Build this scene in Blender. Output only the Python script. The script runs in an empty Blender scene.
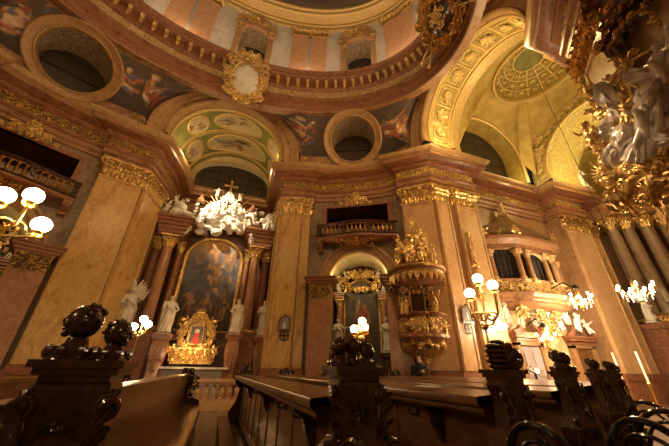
import bpy, math, random
from math import sin, cos, pi, radians, sqrt, atan2, hypot
from mathutils import Vector, Matrix, noise
V = Vector
COL = bpy.context.scene.collection
rnd = random.Random(7)

# ------------------------------------------------------------------ materials
def mat(name, rough=.5, metal=0., base=(.5, .5, .5), emit=None, estr=0., spec=.5, coat=0.):
    m = bpy.data.materials.new(name); m.use_nodes = True
    b = m.node_tree.nodes['Principled BSDF']
    b.inputs['Base Color'].default_value = (*base, 1); b.inputs['Roughness'].default_value = rough
    b.inputs['Metallic'].default_value = metal; b.inputs['Specular IOR Level'].default_value = spec
    if coat: b.inputs['Coat Weight'].default_value = coat; b.inputs['Coat Roughness'].default_value = .12
    if emit: b.inputs['Emission Color'].default_value = (*emit, 1); b.inputs['Emission Strength'].default_value = estr
    return m
def nodes(m): return m.node_tree.nodes, m.node_tree.links, m.node_tree.nodes['Principled BSDF']
def ramp(nd, stops):
    r = nd.new('ShaderNodeValToRGB'); e = r.color_ramp.elements
    while len(e) < len(stops): e.new(.5)
    for q, (p, c) in zip(e, stops): q.position = p; q.color = (*c, 1)
    return r
def coords(nd, lk, scale=(1, 1, 1), kind='Object'):
    t = nd.new('ShaderNodeTexCoord'); mp = nd.new('ShaderNodeMapping'); mp.inputs['Scale'].default_value = scale
    lk.new(t.outputs[kind], mp.inputs['Vector']); return mp.outputs['Vector']
def bump(nd, lk, b, src, strength=.3, dist=.02):
    u = nd.new('ShaderNodeBump'); u.inputs['Strength'].default_value = strength; u.inputs['Distance'].default_value = dist
    lk.new(src, u.inputs['Height']); lk.new(u.outputs['Normal'], b.inputs['Normal'])
def marble(name, c, scale=1.2, rough=.28, stretch=(1, 1, 1), dist=1.2, vein=None):
    m = mat(name, rough); nd, lk, b = nodes(m); co = coords(nd, lk, stretch)
    n = nd.new('ShaderNodeTexNoise'); n.inputs['Scale'].default_value = scale; n.inputs['Detail'].default_value = 9
    n.inputs['Roughness'].default_value = .66; n.inputs['Distortion'].default_value = dist
    lk.new(co, n.inputs['Vector'])
    k = len(c)
    f = nd.new('ShaderNodeTexNoise'); f.inputs['Scale'].default_value = scale * 7; f.inputs['Detail'].default_value = 6; f.inputs['Distortion'].default_value = dist; lk.new(co, f.inputs['Vector'])
    ad = nd.new('ShaderNodeMix'); ad.inputs[0].default_value = .38; lk.new(n.outputs['Fac'], ad.inputs[2]); lk.new(f.outputs['Fac'], ad.inputs[3])
    r = ramp(nd, [(.36 + .29 * i / max(1, k - 1), q) for i, q in enumerate(c)])
    lk.new(ad.outputs[0], r.inputs['Fac']); out = r.outputs['Color']
    if vein:
        w = nd.new('ShaderNodeTexNoise'); w.inputs['Scale'].default_value = scale * 1.7; w.inputs['Detail'].default_value = 5; w.inputs['Distortion'].default_value = 2.2
        lk.new(co, w.inputs['Vector'])
        r2 = ramp(nd, [(.47, (0, 0, 0)), (.5, (1, 1, 1)), (.53, (0, 0, 0))]); lk.new(w.outputs['Fac'], r2.inputs['Fac'])
        mx = nd.new('ShaderNodeMix'); mx.data_type = 'RGBA'
        mx.inputs[7].default_value = (*vein, 1); lk.new(out, mx.inputs[6])
        mu = nd.new('ShaderNodeMath'); mu.operation = 'MULTIPLY'; mu.inputs[1].default_value = .28
        lk.new(r2.outputs['Color'], mu.inputs[0]); lk.new(mu.outputs[0], mx.inputs[0]); out = mx.outputs[2]
    lk.new(out, b.inputs['Base Color']); return m
def gold_mat(name, c1, c2, scale=14, rough=.34, metal=.85):
    m = mat(name, rough, metal); nd, lk, b = nodes(m); co = coords(nd, lk)
    n = nd.new('ShaderNodeTexNoise'); n.inputs['Scale'].default_value = scale; n.inputs['Detail'].default_value = 6; lk.new(co, n.inputs['Vector'])
    r = ramp(nd, [(.35, c1), (.68, c2)]); lk.new(n.outputs['Fac'], r.inputs['Fac']); lk.new(r.outputs['Color'], b.inputs['Base Color'])
    bump(nd, lk, b, n.outputs['Fac'], .35, .03); return m
def relief_mat(name, ground, gild, scale=5., rough=.38, metal=.6, thr=.5, bstr=.9):
    """a carved and gilded scroll relief: bands of a distorted noise field stand proud of a plain ground"""
    m = mat(name, rough); nd, lk, b = nodes(m); co = coords(nd, lk)
    n = nd.new('ShaderNodeTexNoise'); n.inputs['Scale'].default_value = scale; n.inputs['Detail'].default_value = 2.5; n.inputs['Distortion'].default_value = 1.9; lk.new(co, n.inputs['Vector'])
    w = nd.new('ShaderNodeMath'); w.operation = 'PINGPONG'; w.inputs[1].default_value = .085; lk.new(n.outputs['Fac'], w.inputs[0])
    s = nd.new('ShaderNodeMath'); s.operation = 'DIVIDE'; s.inputs[1].default_value = .085; lk.new(w.outputs[0], s.inputs[0])
    r = ramp(nd, [(thr - .14, ground), (thr + .12, gild)]); lk.new(s.outputs[0], r.inputs['Fac']); lk.new(r.outputs['Color'], b.inputs['Base Color'])
    r2 = ramp(nd, [(thr - .1, (0, 0, 0)), (thr + .1, (metal,) * 3)]); lk.new(s.outputs[0], r2.inputs['Fac']); lk.new(r2.outputs['Color'], b.inputs['Metallic'])
    bump(nd, lk, b, s.outputs[0], bstr, .05); return m
def wood_mat(name, c1, c2, rough=.3, scale=(3, 3, 3), coat=.2):
    m = mat(name, rough, coat=coat); nd, lk, b = nodes(m); co = coords(nd, lk, scale)
    n = nd.new('ShaderNodeTexNoise'); n.inputs['Scale'].default_value = 2.2; n.inputs['Detail'].default_value = 8; n.inputs['Distortion'].default_value = .7; lk.new(co, n.inputs['Vector'])
    r = ramp(nd, [(.32, c1), (.7, c2)]); lk.new(n.outputs['Fac'], r.inputs['Fac']); lk.new(r.outputs['Color'], b.inputs['Base Color'])
    bump(nd, lk, b, n.outputs['Fac'], .12, .01); return m
def paint_mat(name, rough=.45):
    m = mat(name, rough); nd, lk, b = nodes(m); a = nd.new('ShaderNodeAttribute'); a.attribute_name = 'paint'
    n = nd.new('ShaderNodeTexNoise'); n.inputs['Scale'].default_value = 5; n.inputs['Detail'].default_value = 7; lk.new(coords(nd, lk), n.inputs['Vector'])
    mx = nd.new('ShaderNodeMix'); mx.data_type = 'RGBA'; mx.blend_type = 'OVERLAY'; mx.inputs[0].default_value = .35
    lk.new(a.outputs['Color'], mx.inputs[6]); lk.new(n.outputs['Fac'], mx.inputs[7]); lk.new(mx.outputs[2], b.inputs['Base Color']); return m
def plaster_mat(name, c1, c2, scale=2.):
    m = mat(name, .7); nd, lk, b = nodes(m); n = nd.new('ShaderNodeTexNoise'); n.inputs['Scale'].default_value = scale; n.inputs['Detail'].default_value = 6
    lk.new(coords(nd, lk), n.inputs['Vector']); r = ramp(nd, [(.35, c1), (.65, c2)]); lk.new(n.outputs['Fac'], r.inputs['Fac'])
    lk.new(r.outputs['Color'], b.inputs['Base Color']); bump(nd, lk, b, n.outputs['Fac'], .15, .02); return m
def grid_glass(name, sx, sy):
    m = mat(name, .25, base=(.02, .02, .03)); nd, lk, b = nodes(m)
    br = nd.new('ShaderNodeTexBrick'); br.offset = 0; br.inputs['Scale'].default_value = 1; br.inputs['Brick Width'].default_value = sx; br.inputs['Row Height'].default_value = sy
    br.inputs['Mortar Size'].default_value = .03
    br.inputs['Color1'].default_value = (.045, .034, .025, 1); br.inputs['Color2'].default_value = (.06, .046, .034, 1); br.inputs['Mortar'].default_value = (.010, .008, .007, 1)
    mp = coords(nd, lk, (1, 1, 1), 'UV'); lk.new(mp, br.inputs['Vector']); lk.new(br.outputs['Color'], b.inputs['Base Color']); return m
M = {}
M['wall'] = marble('grey_brown_marble', [(.1, .06, .03), (.22, .14, .08), (.31, .21, .13), (.15, .085, .045)], .8, .35, (1, 1, .5))
M['wall_warm'] = marble('rose_brown_marble', [(.24, .12, .05), (.4, .23, .11), (.34, .17, .08)], .9, .35, (1, 1, .6))
M['pil_gold'] = marble('honey_marble', [(.36, .19, .055), (.56, .33, .105), (.66, .43, .16), (.46, .26, .075)], 1.1, .27, (1, 1, .45), 1.6, (.32, .16, .06))
M['pil_pink'] = marble('pale_rose_marble', [(.48, .27, .115), (.64, .4, .2), (.7, .46, .25)], .8, .3, (1, 1, .6), 1., (.42, .23, .1))
M['red'] = marble('red_brown_marble', [(.11, .038, .017), (.24, .088, .04), (.34, .15, .075), (.14, .05, .022)], 1.6, .38, (1, 1, 2.), 1.6)
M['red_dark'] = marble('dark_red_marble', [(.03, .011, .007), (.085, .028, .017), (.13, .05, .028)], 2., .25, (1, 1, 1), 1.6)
M['corn'] = marble('cornice_marble', [(.11, .042, .017), (.25, .11, .047), (.38, .205, .1), (.16, .068, .028)], 1.4, .42, (1, 1, 3.), 1.5)
M['col'] = marble('mottled_column_marble', [(.25, .13, .08), (.4, .2, .11), (.5, .3, .18)], 2.5, .22, (1, 1, .8), 1.8, (.2, .08, .05))
M['white_marble'] = marble('white_grey_marble', [(.5, .47, .42), (.74, .7, .64), (.8, .76, .7)], 1.5, .3, (1, 1, 1), 2., (.34, .3, .27))
M['pink_marble'] = marble('drum_pink_marble', [(.34, .14, .07), (.56, .3, .17), (.6, .38, .22), (.42, .18, .09)], 1.4, .3, (1, 1, 1), 1.8)
M['arch'] = marble('archivolt_marble', [(.24, .12, .045), (.4, .23, .1), (.48, .3, .14)], 1.8, .35, (1, 1, 1), 1.5)
M['gold'] = gold_mat('gilding', (.42, .23, .06), (1., .76, .34))
M['gold_dark'] = gold_mat('dark_gilding', (.2, .085, .02), (.66, .36, .08))
M['gold_pale'] = gold_mat('pale_gilding', (.6, .42, .14), (.95, .74, .36), 20, .45, .5)
M['silver'] = gold_mat('silvered_wood', (.56, .5, .46), (.9, .83, .78), 6, .3, .3)
M['frieze'] = relief_mat('gilded_frieze_relief', (.13, .055, .018), (.85, .56, .18), 3.2)
M['relief_cream'] = relief_mat('cream_stucco_relief', (.2, .12, .06), (.66, .52, .34), 4.5, .6, .1)
M['scroll_band'] = relief_mat('scroll_band_relief', (.7, .53, .32), (.5, .26, .05), 2.2, .5, .5, .6)
M['coffer'] = relief_mat('yellow_stucco_relief', (.5, .36, .07), (.82, .7, .3), 3.2, .6, .1, .5, .7)
M['yellow'] = plaster_mat('yellow_plaster', (.46, .33, .09), (.6, .45, .14))
M['yellow_deep'] = plaster_mat('ochre_plaster', (.36, .25, .05), (.48, .34, .08))
M['cream'] = plaster_mat('cream_plaster', (.62, .5, .32), (.72, .62, .42))
M['green'] = plaster_mat('olive_plaster', (.2, .2, .06), (.32, .3, .1))
M['stucco'] = plaster_mat('white_stucco', (.72, .68, .6), (.84, .8, .74), 5)
M['statue'] = plaster_mat('white_statue_plaster', (.6, .54, .47), (.74, .68, .6), 5)
M['paint'] = paint_mat('oil_painting'); M['fresco'] = paint_mat('fresco_painting', .6)
M['glass'] = grid_glass('leaded_night_glass', 1.05, .7); M['glass_small'] = grid_glass('small_pane_night_glass', .28, .28); M['glass_bars'] = grid_glass('wide_pane_night_glass', .85, 5.)
M['dark'] = mat('dark_recess', .8, base=(.03, .02, .015))
M['wood_dark'] = wood_mat('dark_carved_wood', (.026, .011, .006), (.09, .037, .017), .22, (5, 5, 5), .5)
M['wood'] = wood_mat('pew_wood', (.1, .04, .013), (.22, .098, .033), .3, (2, 2, 7), .25)
M['wood_light'] = wood_mat('seat_wood', (.17, .075, .025), (.33, .16, .058), .2, (8, 1, 8), .35)  # seats a paler brown than the pew backs
M['wood_black'] = wood_mat('black_bentwood', (.006, .004, .003), (.02, .012, .008), .16, (5, 5, 5), .8)
M['brass'] = mat('brass', .3, 1., (.75, .48, .16)); M['iron'] = mat('dark_iron', .4, .8, (.05, .04, .03))
M['floor'] = marble('stone_floor', [(.08, .05, .03), (.16, .11, .07), (.22, .16, .1)], 2., .25, (1, 1, 1), .8)
def glow(name, c, s): return mat(name, .5, base=(.9, .8, .6), emit=c, estr=s)
M['globe'] = glow('lit_opal_glass', (1., .72, .38), 28.); M['bulb'] = glow('lit_bulb', (1., .75, .42), 70.)
M['flame'] = glow('lit_candle_bulb', (1., .74, .42), 90.)
M['wax'] = mat('candle_wax', .5, base=(.85, .78, .62)); M['paper'] = mat('paper', .7, base=(.8, .76, .68))
M['coat'] = mat('dark_coat_cloth', .85, base=(.015, .014, .016)); M['skin'] = mat('skin', .55, base=(.6, .36, .25)); M['hair'] = mat('dark_hair', .6, base=(.03, .018, .01))
M['white_cloth'] = mat('white_linen', .8, base=(.8, .77, .72)); M['slate'] = plaster_mat('blue_grey_slate_paint', (.2, .2, .2), (.3, .29, .27), 3)
M['lilac'] = mat('pale_lilac_door_paint', .6, base=(.42, .34, .36)); M['copper'] = relief_mat('dome_scale_relief', (.2, .11, .04), (.42, .25, .08), 4, .4, .5)
M['crystal'] = mat('crystal', .08, base=(.9, .85, .75)); M['red_cloth'] = mat('red_cloth', .8, base=(.35, .04, .03))

# ------------------------------------------------------------------ mesh builder
class MB:
    def __init__(s): s.v = []; s.f = []; s.mi = []; s.uv = {}; s.X = Matrix(); s.m = 0; s.c = None
    def add(s, vs, fs, m=None):
        o = len(s.v); X = s.X; s.v += [tuple(X @ V(p)) for p in vs]; s.f += [[i + o for i in f] for f in fs]; s.mi += [s.m if m is None else m] * len(fs); return o
    def grid(s, R, cu=False, cv=False, m=None):
        n, k = len(R), len(R[0]); vs = [p for r in R for p in r]; fs = []
        for i in range(n if cu else n - 1):
            for j in range(k if cv else k - 1):
                a, b = i % n, (i + 1) % n; c, d = j % k, (j + 1) % k
                fs.append([a * k + c, a * k + d, b * k + d, b * k + c])
        return s.add(vs, fs, m)
    def loft(s, R, cap=True, m=None):
        o = s.grid(R, cv=True, m=m)
        if cap:
            k = len(R[0]); n = len(R)
            s.f.append([o + j for j in range(k)][::-1]); s.f.append([o + (n - 1) * k + j for j in range(k)]); s.mi += [s.m if m is None else m] * 2
    def box(s, c, d, rz=0., m=None):
        x, y, z = d[0] / 2, d[1] / 2, d[2] / 2; C, S = cos(rz), sin(rz); vs = []
        for q in ((-x, -y, -z), (x, -y, -z), (x, y, -z), (-x, y, -z), (-x, -y, z), (x, -y, z), (x, y, z), (-x, y, z)):
            vs.append((c[0] + q[0] * C - q[1] * S, c[1] + q[0] * S + q[1] * C, c[2] + q[2]))
        s.add(vs, [[3, 2, 1, 0], [4, 5, 6, 7], [0, 1, 5, 4], [1, 2, 6, 5], [2, 3, 7, 6], [3, 0, 4, 7]], m)
    def prism(s, poly, z0, z1, m=None):
        n = len(poly); vs = [(x, y, z0) for x, y in poly] + [(x, y, z1) for x, y in poly]
        s.add(vs, [list(range(n))[::-1], list(range(n, 2 * n))] + [[i, (i + 1) % n, n + (i + 1) % n, n + i] for i in range(n)], m)
    def tube(s, P, r, n=6, m=None, closed=False):
        P = [V(p) for p in P]; k = len(P); r = [r] * k if isinstance(r, (int, float)) else r; R = []; up = None
        for i, p in enumerate(P):
            t = (P[(i + 1) % k] - P[i - 1]) if closed else (P[min(i + 1, k - 1)] - P[max(i - 1, 0)])
            if t.length < 1e-9: t = V((0, 0, 1))
            t.normalize()
            if up is None: up = V((0, 0, 1)) if abs(t.z) < .9 else V((1, 0, 0))
            a = up - t * up.dot(t)
            if a.length < 1e-6: a = t.orthogonal()
            a.normalize(); b = t.cross(a); up = a
            R.append([p + (a * cos(2 * pi * j / n) + b * sin(2 * pi * j / n)) * r[i] for j in range(n)])
        if closed: s.grid(R, cu=True, cv=True, m=m)
        else: s.loft(R, True, m)
    def lathe(s, prof, n=16, c=(0, 0, 0), sy=1., a0=0., a1=2 * pi, m=None):
        full = abs(a1 - a0 - 2 * pi) < 1e-6; k = n if full else n + 1
        s.grid([[(c[0] + r * cos(a0 + (a1 - a0) * j / n), c[1] + r * sy * sin(a0 + (a1 - a0) * j / n), c[2] + z) for j in range(k)] for r, z in prof], cv=full, m=m)
    def ball(s, c, r, n=8, m=None, q=None):
        r = (r, r, r) if isinstance(r, (int, float)) else r; h = max(4, n // 2 + 1); R = []
        for i in range(h + 1):
            a = -pi / 2 + pi * i / h; rr = max(cos(a), .03)
            row = [V((r[0] * rr * cos(2 * pi * j / n), r[1] * rr * sin(2 * pi * j / n), r[2] * sin(a))) for j in range(n)]
            R.append([(q @ p if q else p) + V(c) for p in row])
        s.loft(R, True, m)
    def leaf(s, b, up, out, w, h, curl=.5, m=None, n=6):
        b, up, out = V(b), V(up).normalized(), V(out).normalized(); sd = up.cross(out).normalized(); R = []; p = b; L = h / n
        for i in range(n + 1):
            t = i / n; ww = w * .5 * (.45 + .6 * sin(pi * min(1, .1 + .75 * t))) * (1 - .6 * t ** 6) * (1.15 if i % 2 else .88)
            R.append([p - sd * ww + out * w * .1, p - sd * ww * .45 + out * w * .2, p + out * w * .08, p + sd * ww * .45 + out * w * .2, p + sd * ww + out * w * .1])
            a = curl * 3.6 * t ** 2.4; p = p + (up * cos(a) + out * sin(a)) * L * 1.1
        s.grid(R, m=m)
    def scroll(s, c, ux, uz, r, turns=1.4, th=.04, ph=0., un=None, n=15, m=None, sides=5):
        c, ux, uz = V(c), V(ux).normalized(), V(uz).normalized(); P, rr = [], []; un = un or ux.cross(uz)
        for i in range(n + 1):
            t = i / n; a = ph + 2 * pi * turns * t; q = r * (1 - .82 * t)
            P.append(c + ux * q * cos(a) + uz * q * sin(a) + un * th * .6 * t); rr.append(th * (.55 + .6 * sin(pi * min(1, .15 + .8 * t))))
        s.tube(P, rr, sides, m)
    def build(s, name, mats, parent=None, smooth=True, loc=None, paint=None, auto=None):
        me = bpy.data.meshes.new(name); me.from_pydata(s.v, [], s.f)
        mats = [mats] if not isinstance(mats, (list, tuple)) else mats
        for q in mats: me.materials.append(M[q] if isinstance(q, str) else q)
        if len(mats) > 1: me.polygons.foreach_set('material_index', s.mi)
        if s.uv:
            ul = me.uv_layers.new(name='UVMap'); lv = [0] * len(me.loops); me.loops.foreach_get('vertex_index', lv); flat = []
            for i in lv: flat += s.uv.get(i, (0, 0))
            ul.data.foreach_set('uv', flat)
        if paint:
            at = me.color_attributes.new('paint', 'FLOAT_COLOR', 'POINT'); flat = []
            for c in paint: flat += [c[0], c[1], c[2], 1]
            at.data.foreach_set('color', flat)
        if smooth: me.polygons.foreach_set('use_smooth', [True] * len(me.polygons)); me.set_sharp_from_angle(angle=radians(auto or 38))
        me.validate(); me.update()
        o = bpy.data.objects.new(name, me); COL.objects.link(o)
        if parent: o.parent = parent
        if loc is not None: o.location = loc
        return o
def tag(o, label=None, cat=None, group=None, kind=None):
    if label: o['label'] = label
    if cat: o['category'] = cat
    if group: o['group'] = group
    if kind: o['kind'] = kind
    return o
def empty(name, loc, rz=0., label=None, cat=None, group=None):
    o = bpy.data.objects.new(name, None); COL.objects.link(o); o.location = loc; o.rotation_euler.z = rz; o.empty_display_size = .2
    return tag(o, label, cat, group)
KIDS = {}
def copy_tree(o, loc=None, rz=None, label=None, parent=None, scale=None):
    c = o.copy(); COL.objects.link(c)
    if parent: c.parent = parent
    if loc is not None: c.location = loc
    if rz is not None: c.rotation_euler.z = rz
    if scale is not None: c.scale = scale if not isinstance(scale, (int, float)) else (scale,) * 3
    if label: c['label'] = label
    for ch in list(o.children): copy_tree(ch, parent=c)
    return c
def struct(mb, name, mats, smooth=True, parent=None, **k):
    o = mb.build(name, mats, parent, smooth, **k)
    if not parent: o['kind'] = 'structure'
    return o
def shared(o, parent, loc=None, rz=None, name=None):
    c = o.copy(); COL.objects.link(c); c.parent = parent
    if loc is not None: c.location = loc
    if rz is not None: c.rotation_euler.z = rz
    return c
def remesh(o, vox, smooth_it=0, keep=True):
    """turn a mesh of overlapping solids into one continuous skin"""
    md = o.modifiers.new('r', 'REMESH'); md.mode = 'VOXEL'; md.voxel_size = vox; md.use_smooth_shade = True
    if smooth_it: sm = o.modifiers.new('s', 'SMOOTH'); sm.factor = .5; sm.iterations = smooth_it
    dg = bpy.context.evaluated_depsgraph_get(); me = bpy.data.meshes.new_from_object(o.evaluated_get(dg)); o.modifiers.clear()
    mats = [m for m in o.data.materials]; old = o.data; o.data = me
    if not me.materials:
        for m in mats: me.materials.append(m)
    me.polygons.foreach_set('use_smooth', [True] * len(me.polygons)); return o

# ------------------------------------------------------------------ plan of the church: everything is laid out about the nave centre
CX, CY, EYE = -1.4, 6.1, 1.25
def W(dx, dy, z=0.): return V((CX + dx, CY + dy, z))
def offset_path(P, d):
    out = []; n = len(P)
    for i, p in enumerate(P):
        def nrm(a, b):
            dx, dy = b[0] - a[0], b[1] - a[1]; l = hypot(dx, dy); return (dy / l, -dx / l)
        n1 = nrm(P[i - 1], p) if i else nrm(p, P[1]); n2 = nrm(p, P[i + 1]) if i < n - 1 else n1
        k = 1 + n1[0] * n2[0] + n1[1] * n2[1]; k = max(k, .45)
        out.append((p[0] + d * (n1[0] + n2[0]) / k, p[1] + d * (n1[1] + n2[1]) / k))
    return out
def sweep(mb, P, prof, m=None):
    """prof rows: (offset into the room, height)"""
    R = []
    for d, z in prof: R.append([(x, y, z) for x, y in offset_path(P, d)])
    R = [[r[i] for r in R] for i in range(len(P))]
    mb.grid(R, m=m)
def frame(p0, p1, z=0., out=0.):
    """local x along p0->p1 (left to right seen from the room), local -y into the room"""
    a, b = V((p0[0], p0[1], 0)), V((p1[0], p1[1], 0)); t = (b - a).normalized(); n = V((t.y, -t.x, 0)); c = (a + b) / 2 + n * out
    return c + V((0, 0, z)), atan2(t.y, t.x), (b - a).length
# ------------------------------------------------------------------ shell of the church
def w2(L, sx=1, sy=1): return [(CX + sx * x, CY + sy * y) for x, y in L]
def catmull(P, k):
    out = []
    for i in range(len(P) - 1):
        a, b, c, d = V(P[max(i - 1, 0)]), V(P[i]), V(P[i + 1]), V(P[min(i + 2, len(P) - 1)])
        for j in range(k):
            t = j / k; out.append(tuple(.5 * (2 * b + (c - a) * t + (2 * a - 5 * b + 4 * c - d) * t * t + (3 * b - a - 3 * c + d) * t ** 3)))
    return out + [tuple(P[-1])]
BAY = catmull([(5.05, 7.9), (6.2, 7.4), (7.5, 6.7), (8.6, 5.9), (9.35, 5.15)], 6)          # concave wall of a diagonal bay
JAMB_R = [(3.72, 12.9), (3.55, 10.), (3.45, 8.15)]; JAMB_L = [(-3.4, 8.15), (-2.95, 10.), (-2.75, 12.9)]
P2 = [(3.45, 8.15), (4.5, 7.75), (4.55, 7.9), (5., 7.73)]
PIER = [(9.2, 4.98), (10.35, 3.9), (11.35, 3.95), (11.45, 3.85), (13.1, 3.85)]
CHOIR = [(13.1, 4.7), (19.9, 4.7)]
PIER4 = [(19.9, 3.75), (21.9, 3.65), (21.95, 4.), (23.3, 4.)]
APSE = [(23.3, 4.6), (29., 4.6)]
mir = lambda L: [(-x, y) for x, y in L[::-1]]
WEST = [(-14., 3.95), (-11.35, 3.95)]
NORTH = WEST + [(-10.35, 3.9), (-9.2, 4.98)] + mir(BAY) + [(-5.05, 7.6)] + JAMB_L + JAMB_R + P2[1:] + BAY + PIER + CHOIR + PIER4 + APSE
SOUTH = [(x, .5 - y) for x, y in NORTH[::-1]]

fl = MB(); fl.box((CX + 7, CY, -.1), (46, 34, .2)); struct(fl, 'floor', 'floor', False)

ARCHT = [(0., 9.98), (.1, 9.98), (.1, 10.18), (.16, 10.2), (.16, 10.42), (.25, 10.5), (.25, 10.6), (.12, 10.62)]
FRIEZ = [(.12, 10.62), (.12, 11.14)]
CORN = [(.12, 11.14), (.2, 11.18), (.3, 11.28), (.3, 11.36), (.5, 11.4), (.66, 11.5), (.72, 11.5), (.72, 11.7), (.8, 11.74), (.9, 11.88), (.92, 11.96), (.5, 12.), (-.3, 12.02)]
def entab(path, name):
    P = w2(path); a = MB(); sweep(a, P, ARCHT[:5], 0); sweep(a, P, ARCHT[4:], 1); sweep(a, P, CORN[:6], 1); sweep(a, P, CORN[5:8], 0); sweep(a, P, CORN[7:], 2); o = struct(a, name, ['corn', 'red', 'arch'])
    f = MB(); sweep(f, P, FRIEZ); f.build('gilded_frieze', 'frieze', o)
entab(NORTH, 'trim_1'); entab(SOUTH, 'trim_2')

def wallseg(path, name, m='wall', z0=0., z1=10.):
    a = MB(); sweep(a, w2(path), [(0, z0), (0, z1)]); return struct(a, name, m, False)
wallseg(JAMB_L + JAMB_R + P2[1:], 'wall_transept', 'wall_warm')
wallseg([BAY[-1]] + PIER + CHOIR, 'wall_choir_north', 'wall_warm'); wallseg([CHOIR[-1]] + PIER4 + APSE, 'wall_apse_north', 'wall_warm')
wallseg(WEST + [(-10.35, 3.9), (-9.2, 4.98), (-9.35, 5.15)], 'wall_north_west', 'wall'); wallseg([(-5.05, 7.9), (-5.05, 7.6), (-3.4, 8.15)], 'wall_north_pier', 'wall')
wallseg(SOUTH, 'wall_south', 'wall_warm')
a = MB(); sweep(a, w2([(29., 4.6), (29., -4.6)]), [(0, 0), (0, 17)]); struct(a, 'wall_east', 'wall_warm', False)
a = MB(); sweep(a, w2([(-14., -3.95), (-14., 3.95)]), [(0, 0), (0, 17)]); struct(a, 'wall_west', 'wall', False)

# ---- the two diagonal bays of the north side: chapel arch below, balcony opening above
def bay_frame(sx):
    p, q = V((CX + sx * 5., CY + 7.55)), V((CX + sx * 9.55, CY + 5.)); t = (q - p).normalized(); n = V((-t.y, t.x)) * (1 if sx > 0 else -1)
    return p, t, n, (q - p).length
class Bay:
    def __init__(s, sx):
        s.sx = sx; s.p, s.t, s.n, s.L = bay_frame(sx)
        C = [V(c) for c in w2(BAY, sx)]; s.C = [((c - s.p).dot(s.t), (c - s.p).dot(s.n)) for c in C]
    def d(s, u):
        for (a, x), (b, y) in zip(s.C, s.C[1:]):
            if a <= u <= b: return x + (y - x) * (u - a) / (b - a)
        return s.C[0][1] if u < s.C[0][0] else s.C[-1][1]
    def P(s, u, z, d=None):
        """u along the chord, d metres outward from the wall face"""
        q = s.p + s.t * u + s.n * (s.d(u) + (d or 0)); return V((q.x, q.y, z))
    def Q(s, u, z, d):
        q = s.p + s.t * u + s.n * d; return V((q.x, q.y, z))          # d from the straight chord
    def M(s, u, z, d):
        """matrix whose x runs along the bay, -y into the nave"""
        o = s.Q(u, z, d); return Matrix.Translation(o) @ Matrix.Rotation(atan2(s.t.y, s.t.x) + (0 if s.sx > 0 else pi), 4, 'Z')
UC, AR, ASP = 2.5, 1.45, 5.3
def bay_build(sx, wname, tname):
    b = Bay(sx); u0, u1 = b.C[0][0], b.C[-1][0]
    us = sorted(set([u0, u1, .8, 4.2] + [u0 + (u1 - u0) * i / 22 for i in range(23)] + [UC + AR * cos(pi * i / 20) for i in range(21)]))
    a = MB()
    def quad(x0, x1, lo0, lo1, hi0, hi1): a.add([b.P(x0, lo0), b.P(x1, lo1), b.P(x1, hi1), b.P(x0, hi0)], [[0, 1, 2, 3]])
    for x0, x1 in zip(us, us[1:]):
        m = (x0 + x1) / 2
        h = lambda x: ASP + sqrt(max(0, AR * AR - (x - UC) ** 2))
        if abs(m - UC) < AR: quad(x0, x1, h(x0), h(x1), 8.25, 8.25)
        else: quad(x0, x1, 0, 0, 8.25, 8.25)
        if not .8 < m < 4.2: quad(x0, x1, 8.25, 8.25, 9.5, 9.5)
        quad(x0, x1, 9.5, 9.5, 10., 10.)
    w = struct(a, wname, 'wall', False)
    r = MB()                                                            # recess behind the balcony
    for x, y in ((.8, 0), (4.2, 0)): r.add([b.P(x, 8.25), b.Q(x, 8.25, 2.6), b.Q(x, 9.5, 2.6), b.P(x, 9.5)], [[0, 1, 2, 3]])
    r.add([b.Q(.8, 8.25, 2.6), b.Q(4.2, 8.25, 2.6), b.Q(4.2, 9.5, 2.6), b.Q(.8, 9.5, 2.6)], [[0, 1, 2, 3]])
    for z in (8.25, 9.5): r.add([b.P(.8, z), b.Q(.8, z, 2.6), b.Q(4.2, z, 2.6), b.P(4.2, z)], [[0, 1, 2, 3]])
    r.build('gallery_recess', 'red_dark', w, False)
    f = MB()                                                            # red marble frame of the gallery opening
    for x in (.62, 4.2): f.prism([tuple(b.P(x, 0, q).xy) for q in (-.14, .05)] + [tuple(b.P(x + .18, 0, q).xy) for q in (.05, -.14)], 8.2, 9.5)
    k = 14; f.grid([[b.P(.62 + 3.76 * i / k, z, q) for z, q in ((9.5, .05), (9.5, -.14), (9.68, -.14), (9.72, -.05), (9.72, .02))] for i in range(k + 1)])
    f.build('opening_frame', 'red', w)
    k = MB()                                                            # the chapel behind the arch
    A = [(UC + AR * cos(pi * i / 24), ASP + AR * sin(pi * i / 24)) for i in range(25)]
    k.grid([[b.P(x, z, 0) if j == 0 else b.Q(x, z, j * 1.2 + .2) for j in range(3)] for x, z in A])
    k.build('chapel_vault', 'cream', w)
    k = MB()
    for x in (UC - AR, UC + AR): k.add([b.P(x, 0), b.Q(x, 0, 2.6), b.Q(x, ASP, 2.6), b.P(x, ASP)], [[0, 1, 2, 3]])
    k.add([b.Q(UC - AR, 0, 2.6), b.Q(UC + AR, 0, 2.6)] + [b.Q(x, z, 2.6) for x, z in A], [list(range(27))])
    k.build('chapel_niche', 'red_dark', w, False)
    k = MB(); n = 28                                                     # moulded arch on the wall face
    k.grid([[b.P(UC + r * cos(pi * i / n), ASP + r * sin(pi * i / n), -q) for r, q in ((AR, -.06), (AR, .16), (AR + .1, .2), (AR + .16, .14), (AR + .36, .14), (AR + .42, .22), (AR + .52, .22), (AR + .54, -.04))] for i in range(n + 1)])
    k.build('archivolt', 'arch', w)
    return b
BR = bay_build(1, 'wall_north_east_bay', 'trim_3'); BL = bay_build(-1, 'wall_north_west_bay', 'trim_4')

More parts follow.
